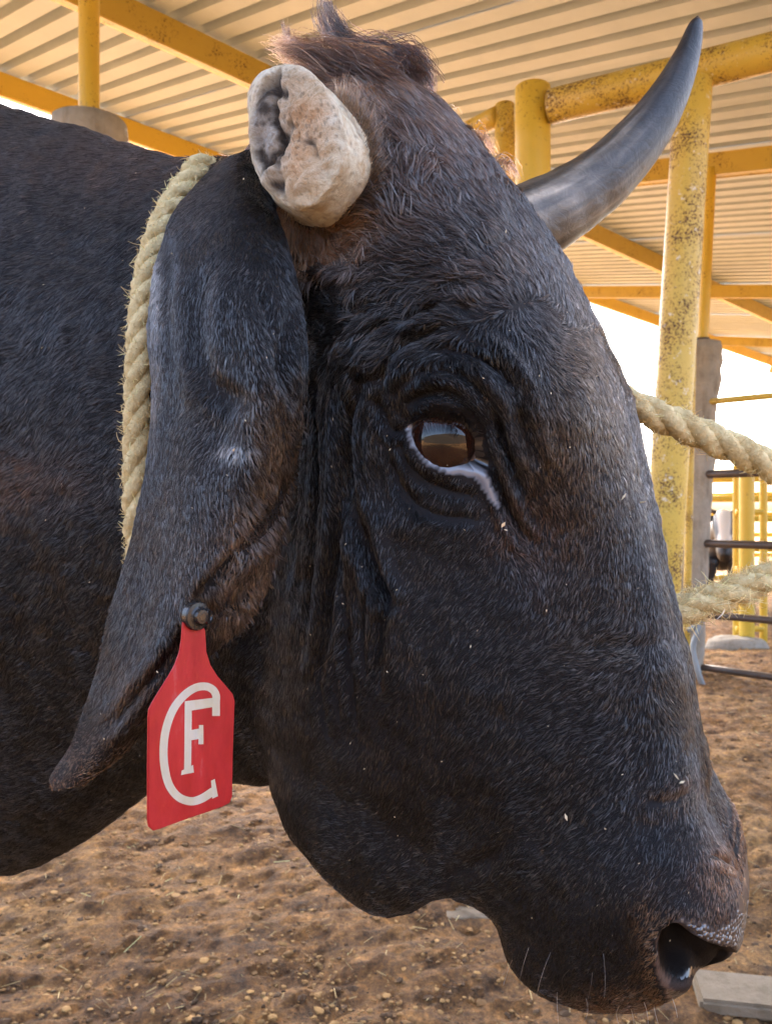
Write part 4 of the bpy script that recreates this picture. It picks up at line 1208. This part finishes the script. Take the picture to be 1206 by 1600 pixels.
for nm, mt, k_, gd in (('undercoat', M_UNDER, .72, False), ('guard_hair', M_FUR, .20, True)):
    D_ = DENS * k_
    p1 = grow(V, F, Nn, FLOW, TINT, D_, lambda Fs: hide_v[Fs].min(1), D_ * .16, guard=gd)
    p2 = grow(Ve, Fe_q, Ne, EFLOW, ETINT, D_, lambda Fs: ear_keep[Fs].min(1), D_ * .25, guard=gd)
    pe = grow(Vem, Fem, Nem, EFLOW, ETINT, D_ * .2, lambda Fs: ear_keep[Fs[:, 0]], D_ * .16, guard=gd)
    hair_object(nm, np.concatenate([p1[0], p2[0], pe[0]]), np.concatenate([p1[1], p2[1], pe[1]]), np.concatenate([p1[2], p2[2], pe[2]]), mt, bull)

# longer tufts on the poll: guide paths (pixel, lateral) with children
TUFTS = [([(585, 95, .0), (548, 75, .0), (522, 48, 0), (508, 18, 0), (504, -4, 0)], 130, 13, (.035, .02, .016)), ([(560, 95, .01), (520, 62, .01), (499, 34, 0), (496, 18, 0)], 50, 8, (.06, .035, .022)),
         ([(540, 110, .02), (490, 90, .02), (455, 72, .02), (436, 62, .02)], 140, 13, (.09, .055, .032)), ([(520, 120, -.03), (470, 88, -.03), (448, 60, -.03), (446, 38, -.03)], 60, 9, (.07, .04, .028)),
         ([(545, 130, -.05), (490, 95, -.055), (448, 78, -.055), (428, 72, -.055)], 220, 15, (.11, .068, .04)), ([(600, 130, -.05), (545, 95, -.05), (500, 78, -.05), (468, 76, -.05)], 220, 18, (.10, .062, .037)),
         ([(625, 110, .0), (600, 82, .0), (572, 72, 0), (552, 72, 0)], 160, 14, (.05, .03, .02)), ([(655, 130, .01), (640, 100, .02), (610, 80, .02), (580, 72, .02)], 160, 14, (.05, .028, .018)),
         ([(610, 100, .03), (645, 88, .05), (664, 108, .05), (668, 150, .05)], 200, 13, (.045, .023, .014)), ([(620, 105, .05), (650, 108, .06), (664, 130, .07), (670, 165, .07)], 160, 12, (.07, .035, .018)),
         ([(600, 95, .06), (632, 84, .07), (655, 92, .08), (668, 128, .08)], 120, 10, (.09, .045, .022)), ([(690, 190, .02), (700, 182, .05), (706, 190, .06), (704, 204, .06)], 60, 8, (.10, .055, .025)),
         ([(735, 225, .02), (745, 212, .05), (760, 220, .06), (772, 238, .06)], 50, 9, (.11, .06, .028)), ([(775, 262, .02), (786, 252, .05), (800, 262, .06), (808, 278, .06)], 40, 8, (.10, .055, .025))]
gp, gr, gc = [], [], []
for path, n, sp, c in TUFTS:
    base_p = np.array([hp(*p) for p in path]); n = int(n * 1.5)
    base_p = cr(base_p, 3)
    k = len(base_p)
    idx = np.round(np.linspace(0, k - 1, 10)).astype(int)
    g = base_p[idx]
    r0 = rng.normal(0, sp * .0004, (n, 1, 3)) * np.array([1, 1.3, 1])
    taper = np.linspace(1.25, .28, 10)[None, :, None]
    wob = np.cumsum(rng.normal(0, sp * .00007, (n, 10, 3)), 1)
    ex = rng.uniform(.65, 1.08, (n, 1, 1))
    pts = g[None, :1] + (g[None] - g[None, :1]) * ex + r0 * taper + wob
    gp.append(pts); gr.append(np.tile(np.linspace(.00028, .00006, 10), (n, 1))); gc.append(np.array(c) * np.array([.16, .115, .09]) * np.exp(rng.normal(0, .45, (n, 1))))
# hair collar round the base of the sawn horn
nC = 700
aC = rng.uniform(-1.25, 2.5, nC)
rC = rng.uniform(.90, 1.06, nC)
ruC, rvC = 82 * rC, 110 * rC
cu_, cv_ = 500 + ruC * np.cos(aC), 254 + rvC * np.sin(aC)
ox, oy = np.cos(aC) * .8 + np.where(aC < .6, -.25, .25), np.sin(aC) * .9 + np.where(aC < .6, -.75, .45)
on_ = np.hypot(ox, oy); ox, oy = ox / on_, oy / on_
LC = rng.uniform(12, 48, nC)
cl_c = []
for i in range(nC):
    wob_ = rng.normal(0, 5, 2)
    cl_c.append([hp(cu_[i] + ox[i] * LC[i] * q + wob_[0] * q * q, cv_[i] + oy[i] * LC[i] * q + wob_[1] * q * q, -.119 - .007 * math.sin(q * 2.6) + .004 * q) for q in (0, .3, .65, 1.0)])
gp.append(np.array([cr(np.array(x_), 3) for x_ in cl_c])); gr.append(np.tile(np.linspace(.00022, .00004, 10), (nC, 1)))
gc.append(np.where((aC > .55)[:, None], [.085, .036, .016], [.050, .027, .015]) * np.exp(rng.normal(0, .5, (nC, 1))))
hair_object('poll_tuft', np.concatenate(gp), np.concatenate(gr), np.clip(np.concatenate(gc), .004, .6), M_TUFT, bull)
# whiskers on the muzzle and lashes over the eye
bvh = BVHTree.FromPolygons([Vector(p) for p in V[::1]], F.tolist()) if False else None
def hairs_from(lst, bend, r, col, name):
    P_ = []
    for (x0, y0, x1, y1, b0, b1) in lst:
        a, b_ = hp(x0, y0, b0), hp(x1, y1, b1)
        t = np.linspace(0, 1, 6)[:, None]
        P_.append(a + (b_ - a) * t + np.array([rng.normal(0, bend), 0, rng.normal(0, bend)]) * np.sin(t * 3.14159) * .5)
    P_ = np.array(P_)
    return hair_object(name, P_, np.tile(np.linspace(r, r * .3, 6), (len(P_), 1)), np.clip(np.array(col) * np.exp(rng.normal(0, .3, (len(P_), 1))), .003, .8), M_TUFT, bull)
wl = [(826, 1480, 812, 1530, -.075, -.09), (860, 1488, 838, 1556, -.08, -.10), (888, 1516, 880, 1545, -.078, -.095), (942, 1490, 944, 1560, -.087, -.105), (870, 1550, 872, 1600, -.07, -.08), (968, 1570, 969, 1606, -.06, -.07), (985, 1575, 990, 1610, -.055, -.065), (1003, 1560, 1012, 1604, -.06, -.07),
      (800, 1500, 786, 1540, -.06, -.075), (915, 1560, 912, 1598, -.065, -.075), (1020, 1560, 1028, 1600, -.05, -.06), (925, 1520, 918, 1560, -.08, -.095), (480, 1062, 518, 1024, -.10, -.115), (1050, 1560, 1058, 1590, -.05, -.055)]
hairs_from(wl, .002, .00018, (.55, .50, .42), 'whiskers')
ll = []
for k in range(120):
    t = rng.random(); x = 642 + t * 95; y = np.interp(x, [640, 660, 690, 722, 744], [664, 650, 645, 652, 678]) + rng.normal(0, 2)
    ll.append((x, y - 3, x - 26 + 40 * t + rng.normal(0, 5), y + 9 + rng.normal(0, 4), -.122, -.140))
hairs_from(ll, .0012, .00018, (.006, .005, .005), 'eyelashes')
# ------------------------------------------------------------------ ropes
bvh_body = BVHTree.FromPolygons([tuple(p) for p in V.tolist()], F.tolist())
bvh_ear = BVHTree.FromPolygons([tuple(p) for p in Ve.tolist()], Fe_q.tolist())
def hit(u_, v_, tree, lift_=0.0):
    d = Vector(ray(u_, v_)).normalized()
    h = tree.ray_cast(Vector(CAM), d)
    if h[0] is None: return None
    return np.array(h[0]) - np.array(d) * lift_
def rope(name, path, rad, label, fuzz=1.0, group=None, fuzzlen=.009):
    P = cr(np.array(path), 24)
    seg = np.concatenate([[0], np.cumsum(np.linalg.norm(np.diff(P, axis=0), axis=1))])
    nS = max(40, int(seg[-1] / .0016))
    s = np.linspace(0, seg[-1], nS)
    P = np.stack([np.interp(s, seg, P[:, k]) for k in range(3)], 1)
    _, T, Nm, B = tube_grid(P, rad, 4)
    o = empty(name, path[0], label, 'rope', group)
    roots, outs, tang = [], [], []
    for k in range(3):
        ph = s / (rad * 6.5) * 2 * math.pi + k * 2.094
        off = (np.cos(ph)[:, None] * Nm + np.sin(ph)[:, None] * B)
        path_k = P + off * rad * .47
        G_, *_ = tube_grid(path_k, rad * .60 * (1 + .05 * np.sin(s * 900 + k)), 14)
        Vv, Ff = loft(G_)
        c_ = np.repeat(path_k, 14, 0)
        dd = Vv[:len(c_)] - c_
        Vv[:len(c_)] += dd * (noise3(Vv[:len(c_)], 91, 900)[:, None] * .07)
        st = mesh_np('strand', Vv, Ff, M_ROPE); adopt(o, st)
        nf = int(seg[-1] * 9000 * fuzz / 3 * (rad / .011))
        i = rng.integers(0, nS, nf); a = rng.uniform(0, 6.283, nf)
        od = np.cos(a)[:, None] * Nm[i] + np.sin(a)[:, None] * B[i]
        roots.append(path_k[i] + od * rad * .5); outs.append(od); tang.append(T[i])
    r_, od, tg = np.concatenate(roots), np.concatenate(outs), np.concatenate(tang)
    nf = len(r_)
    ln = fuzzlen * rng.uniform(.3, 1.0, nf)[:, None]
    tdir = rng.normal(0, 1, (nf, 1)) * tg + rng.normal(0, .5, (nf, 3))
    pts = np.stack([r_, r_ + ln * (.35 * od + .35 * tdir), r_ + ln * (.6 * od + .7 * tdir + rng.normal(0, .12, (nf, 3)))], 1)
    col = np.array([.70, .55, .27]) * np.exp(rng.normal(0, .3, (nf, 1)))
    hair_object('fuzz', pts, np.array([.00022, .0002, .00012]), np.clip(col, .02, .85), M_FIBRE, o)
    return o
RAD = .0098
side_px = [(330, 247), (318, 259), (292, 280), (266, 310), (247, 350), (232, 400), (221, 450), (215, 520), (215, 590), (216, 660), (212, 720), (208, 790), (212, 860), (225, 960), (245, 1060), (275, 1150)]
pth = []
for (a, b_) in side_px:
    h = hit(a, b_, bvh_body, RAD * .75)
    if h is not None: pth.append(h)
pth = np.array(pth)
if len(pth) > 6:                                        # even out the distances along the neck
    for _ in range(3): pth[1:-1] = .25 * pth[:-2] + .5 * pth[1:-1] + .25 * pth[2:]
over = [loc3(*q) for q in ((-.40, .03, .305), (-.395, .0, .315))]
pth = np.concatenate([[pth[0] + LV * .14 - ZV * .11, pth[0] + LV * .09 - ZV * .045, pth[0] + LV * .04 - ZV * .006], pth])
rope('neck_rope', list(pth), RAD, 'pale fuzzy sisal rope tied round the neck behind the drooping ear', 1.5, fuzzlen=.007)
rope('upper_tie_rope', [hp(900, 596, .08), hp(965, 622, .10), hp(1010, 643, .112), at(1080, 672, .698), at(1150, 703, .703), at(1230, 742, .71), at(1420, 832, .73), at(1800, 990, .78)], .0128, 'taut twisted rope leading from the brow side of the head to the fence', 1.2, fuzzlen=.007)
rope('lower_tie_rope', [hp(960, 992, .055), hp(1020, 968, .075), hp(1060, 954, .085), at(1110, 938, .662), at(1160, 919, .668), at(1230, 893, .676), at(1420, 840, .70), at(1800, 760, .75)], .0120, 'shaggy frayed rope leading from the nose side of the head to the fence', 2.6, fuzzlen=.011)

# ------------------------------------------------------------------ ear tag
ht = hit(310, 965, bvh_ear)
yt = float(ht[1]) - .004 if ht is not None else .48
Lp, Rp = at(230, 1190, yt - .030), at(364, 1180, yt + .018)
tu = Rp - Lp; tu[2] = 0; tu /= np.linalg.norm(tu)
tz = np.array([0, 0, 1.0])
tn = np.cross(tu, tz); tn *= -np.sign(tn[1])            # towards the camera
if tn[1] > 0: tn = -tn
def on_tag(u_, v_, off=0.0):
    r_ = ray(u_, v_)
    t = ((Lp - CAM) @ tn) / (r_ @ tn)
    return CAM + r_ * t + tn * off
tagr = empty('ear_tag', on_tag(300, 985), 'red plastic ear tag with cream letters hanging from the drooping ear', 'ear tag')
def plate(name, outline, th, mat, off, parent, bev=True):
    import bmesh
    bm = bmesh.new()
    f_ = bm.faces.new([bm.verts.new(on_tag(x, y, off)) for x, y in outline])
    ex = bmesh.ops.extrude_face_region(bm, geom=[f_])
    for e_ in ex['geom']:
        if isinstance(e_, bmesh.types.BMVert): e_.co += Vector(tn * th)
    bmesh.ops.recalc_face_normals(bm, faces=bm.faces[:])
    if bev:
        cap = [e_ for e_ in bm.edges if len(e_.link_faces) == 2 and e_.calc_face_angle(0) > 1.0]
        cap = [e_ for e_ in cap if any(len(f2.verts) > 6 for f2 in e_.link_faces)]
        bmesh.ops.bevel(bm, geom=cap, offset=th * .3, segments=2, affect='EDGES')
    bmesh.ops.triangulate(bm, faces=[f2 for f2 in bm.faces if len(f2.verts) > 4])
    me = bpy.data.meshes.new(name); bm.to_mesh(me); bm.free(); me.materials.append(mat)
    return adopt(parent, link(bpy.data.objects.new(name, me)))
def plastic(name, c1, c2, rough):
    m, t, b = nodes(name)
    r1 = ramp(t, nz(t, obco(t, 1, 1, .3), 70, 7, .7), [(.35, c1), (.62, c2), (.78, tuple(.75 * x + .10 for x in c2))])
    t.links.new(r1.outputs[0], b.inputs['Base Color'])
    rg = ramp(t, nz(t, obco(t), 120, 5, .7), [(.3, (rough - .1,) * 3), (.7, (rough + .12,) * 3)])
    t.links.new(rg.outputs[0], b.inputs['Roughness'])
    bump(t, b, nz(t, obco(t), 300, 4, .6), .15, .001)
    return m
M_RED = plastic('red_plastic', (.34, .004, .008), (.45, .014, .018), .45)
M_CREAM = plastic('cream_print', (.84, .78, .58), (.9, .87, .76), .5)
M_BLK = plastic('black_plastic', (.012, .011, .011), (.02, .018, .018), .22)
OUT = [(284, 972), (282, 1000), (279, 1018), (272, 1038), (262, 1056), (248, 1078), (236, 1098), (231, 1108), (230, 1120), (229, 1200), (229, 1280), (231, 1291), (238, 1297), (246, 1295), (290, 1279), (345, 1260), (357, 1254), (361, 1244), (362, 1180), (365, 1095), (362, 1084), (352, 1072), (338, 1056), (327, 1038), (321, 1018), (319, 985), (312, 972)]
plate('plate', OUT, .0016, M_RED, 0.0, tagr)
def stroke(pts, w0, w1=None, closed=False):
    P = np.array(pts, float); d = np.gradient(P, axis=0); d /= np.linalg.norm(d, axis=1)[:, None]
    nrm = np.stack([-d[:, 1], d[:, 0]], 1)
    w = np.linspace(w0, w1 if w1 is not None else w0, len(P))[:, None] / 2
    return [tuple(p) for p in P + nrm * w] + [tuple(p) for p in (P - nrm * w)[::-1]]
Cpts = cr(np.array([(335, 1118), (335, 1108), (335, 1096), (335, 1086), (330, 1077), (319, 1072), (303, 1074), (285, 1086), (268, 1108), (257, 1138), (253, 1170), (255, 1200), (262, 1226), (276, 1244), (295, 1251), (312, 1247), (331, 1235)], float), 4)
def letters():
    parts_ = [stroke(Cpts, 12, 13)]
    parts_.append([(327, 1219), (333, 1216), (338, 1243), (329, 1247)])                         # lower serif of the C
    parts_.append([(286, 1095), (336, 1089), (336, 1103), (288, 1111)])                         # top bar of the F
    parts_.append([(286, 1096), (297, 1100), (296, 1200), (285, 1202)])                         # stem
    parts_.append([(295, 1140), (311, 1137), (311, 1153), (295, 1156)])                         # middle bar
    parts_.append([(308, 1132), (315, 1132), (315, 1162), (307, 1162)])                         # its serif
    parts_.append([(281, 1203), (299, 1194), (300, 1206), (280, 1210)])                         # foot serif
    return parts_
import bmesh
bm = bmesh.new()
for k, pl in enumerate(letters()):
    vs = [bm.verts.new(on_tag(x, y, .0018 + .00004 * k)) for x, y in pl]
    if len(pl) > 8:
        m_ = len(pl) // 2
        for i in range(m_ - 1): bm.faces.new([vs[i], vs[i + 1], vs[-2 - i], vs[-1 - i]])
    else: bm.faces.new(vs)
ex = bmesh.ops.solidify(bm, geom=bm.faces[:], thickness=.0004)
bmesh.ops.recalc_face_normals(bm, faces=bm.faces[:])
me = bpy.data.meshes.new('lettering'); bm.to_mesh(me); bm.free(); me.materials.append(M_CREAM)
adopt(tagr, link(bpy.data.objects.new('lettering', me)))
# stud and its button
bc = on_tag(303, 962, .004)
ax_ = tn * .9 + tu * .45; ax_ /= np.linalg.norm(ax_)
def lathe(name, c, axis, prof_, mat, parent, ns=56):
    hx = np.cross(axis, tz); hx /= np.linalg.norm(hx); hz = np.cross(hx, axis)
    G_ = np.array([[c + axis * z + (hx * math.cos(a) + hz * math.sin(a)) * r_ for a in np.linspace(0, 6.283185, ns, endpoint=False)] for r_, z in prof_])
    Vv, Ff = loft(G_)
    return adopt(parent, mesh_np(name, Vv, Ff, mat, None, False))
lathe('stud', bc, tn, [(.0088, -.004), (.0088, .0), (.0082, .001), (.006, .0013), (.0048, .002), (.0042, .005), (.002, .0052)], M_BLK, tagr)
lathe('button', on_tag(314, 962, .004), ax_, [(.0040, -.004), (.0046, .0), (.0046, .003), (.0041, .0035), (.0034, .0033), (.0028, .0026), (.001, .0026)], M_BLK, tagr)

# ------------------------------------------------------------------ chaff caught in the coat
fl_px = [(1000, 785, 9), (974, 776, 7), (884, 1277, 6), (945, 1295, 5), (1056, 1213, 8), (1065, 1222, 6), (786, 820, 6), (790, 828, 5), (480, 610, 5), (365, 703, 4), (790, 362, 4), (850, 380, 4), (870, 395, 4), (620, 1128, 3), (690, 1190, 3), (735, 1010, 3), (540, 850, 3), (520, 655, 3), (845, 350, 3)]
for k in range(150):
    a, b_ = rng.uniform(20, 1080), rng.uniform(250, 1500); fl_px.append((a, b_, rng.uniform(1.2, 2.6)))
fv, ff = [], []
for (a, b_, s_) in fl_px:
    h1 = hit(a, b_, bvh_body, .0035); h2 = hit(a, b_, bvh_ear, .0035)
    h = h1 if h2 is None or (h1 is not None and h1[1] < h2[1]) else h2
    if h is None: continue
    L_ = s_ * .00042; e1 = rng.normal(size=3); e1 /= np.linalg.norm(e1); e2 = np.cross(e1, rng.normal(size=3)); e2 /= np.linalg.norm(e2); e3 = np.cross(e1, e2)
    o_ = len(fv)
    w1, w2 = L_ * rng.uniform(.25, .5), L_ * .15
    for (x, y, z) in ((1, 0, 0), (-1, 0, 0), (0, 1, 0), (0, -1, 0), (0, 0, 1), (0, 0, -1)): fv.append(h + e1 * L_ * x + e2 * w1 * y + e3 * w2 * z)
    for (i, j) in ((2, 4), (4, 3), (3, 5), (5, 2)): ff += [[o_, o_ + i, o_ + j], [o_ + 1, o_ + j, o_ + i]]
ch = mesh_np('chaff', np.array(fv), ff, M_STRAW, smooth=False)
set_col(ch, np.repeat(np.array([.62, .52, .34]) * np.exp(rng.normal(0, .25, (len(fv) // 6, 1))), 6, 0))
tag(ch, 'specks of pale chaff and straw caught in the black coat', 'chaff', kind='stuff')
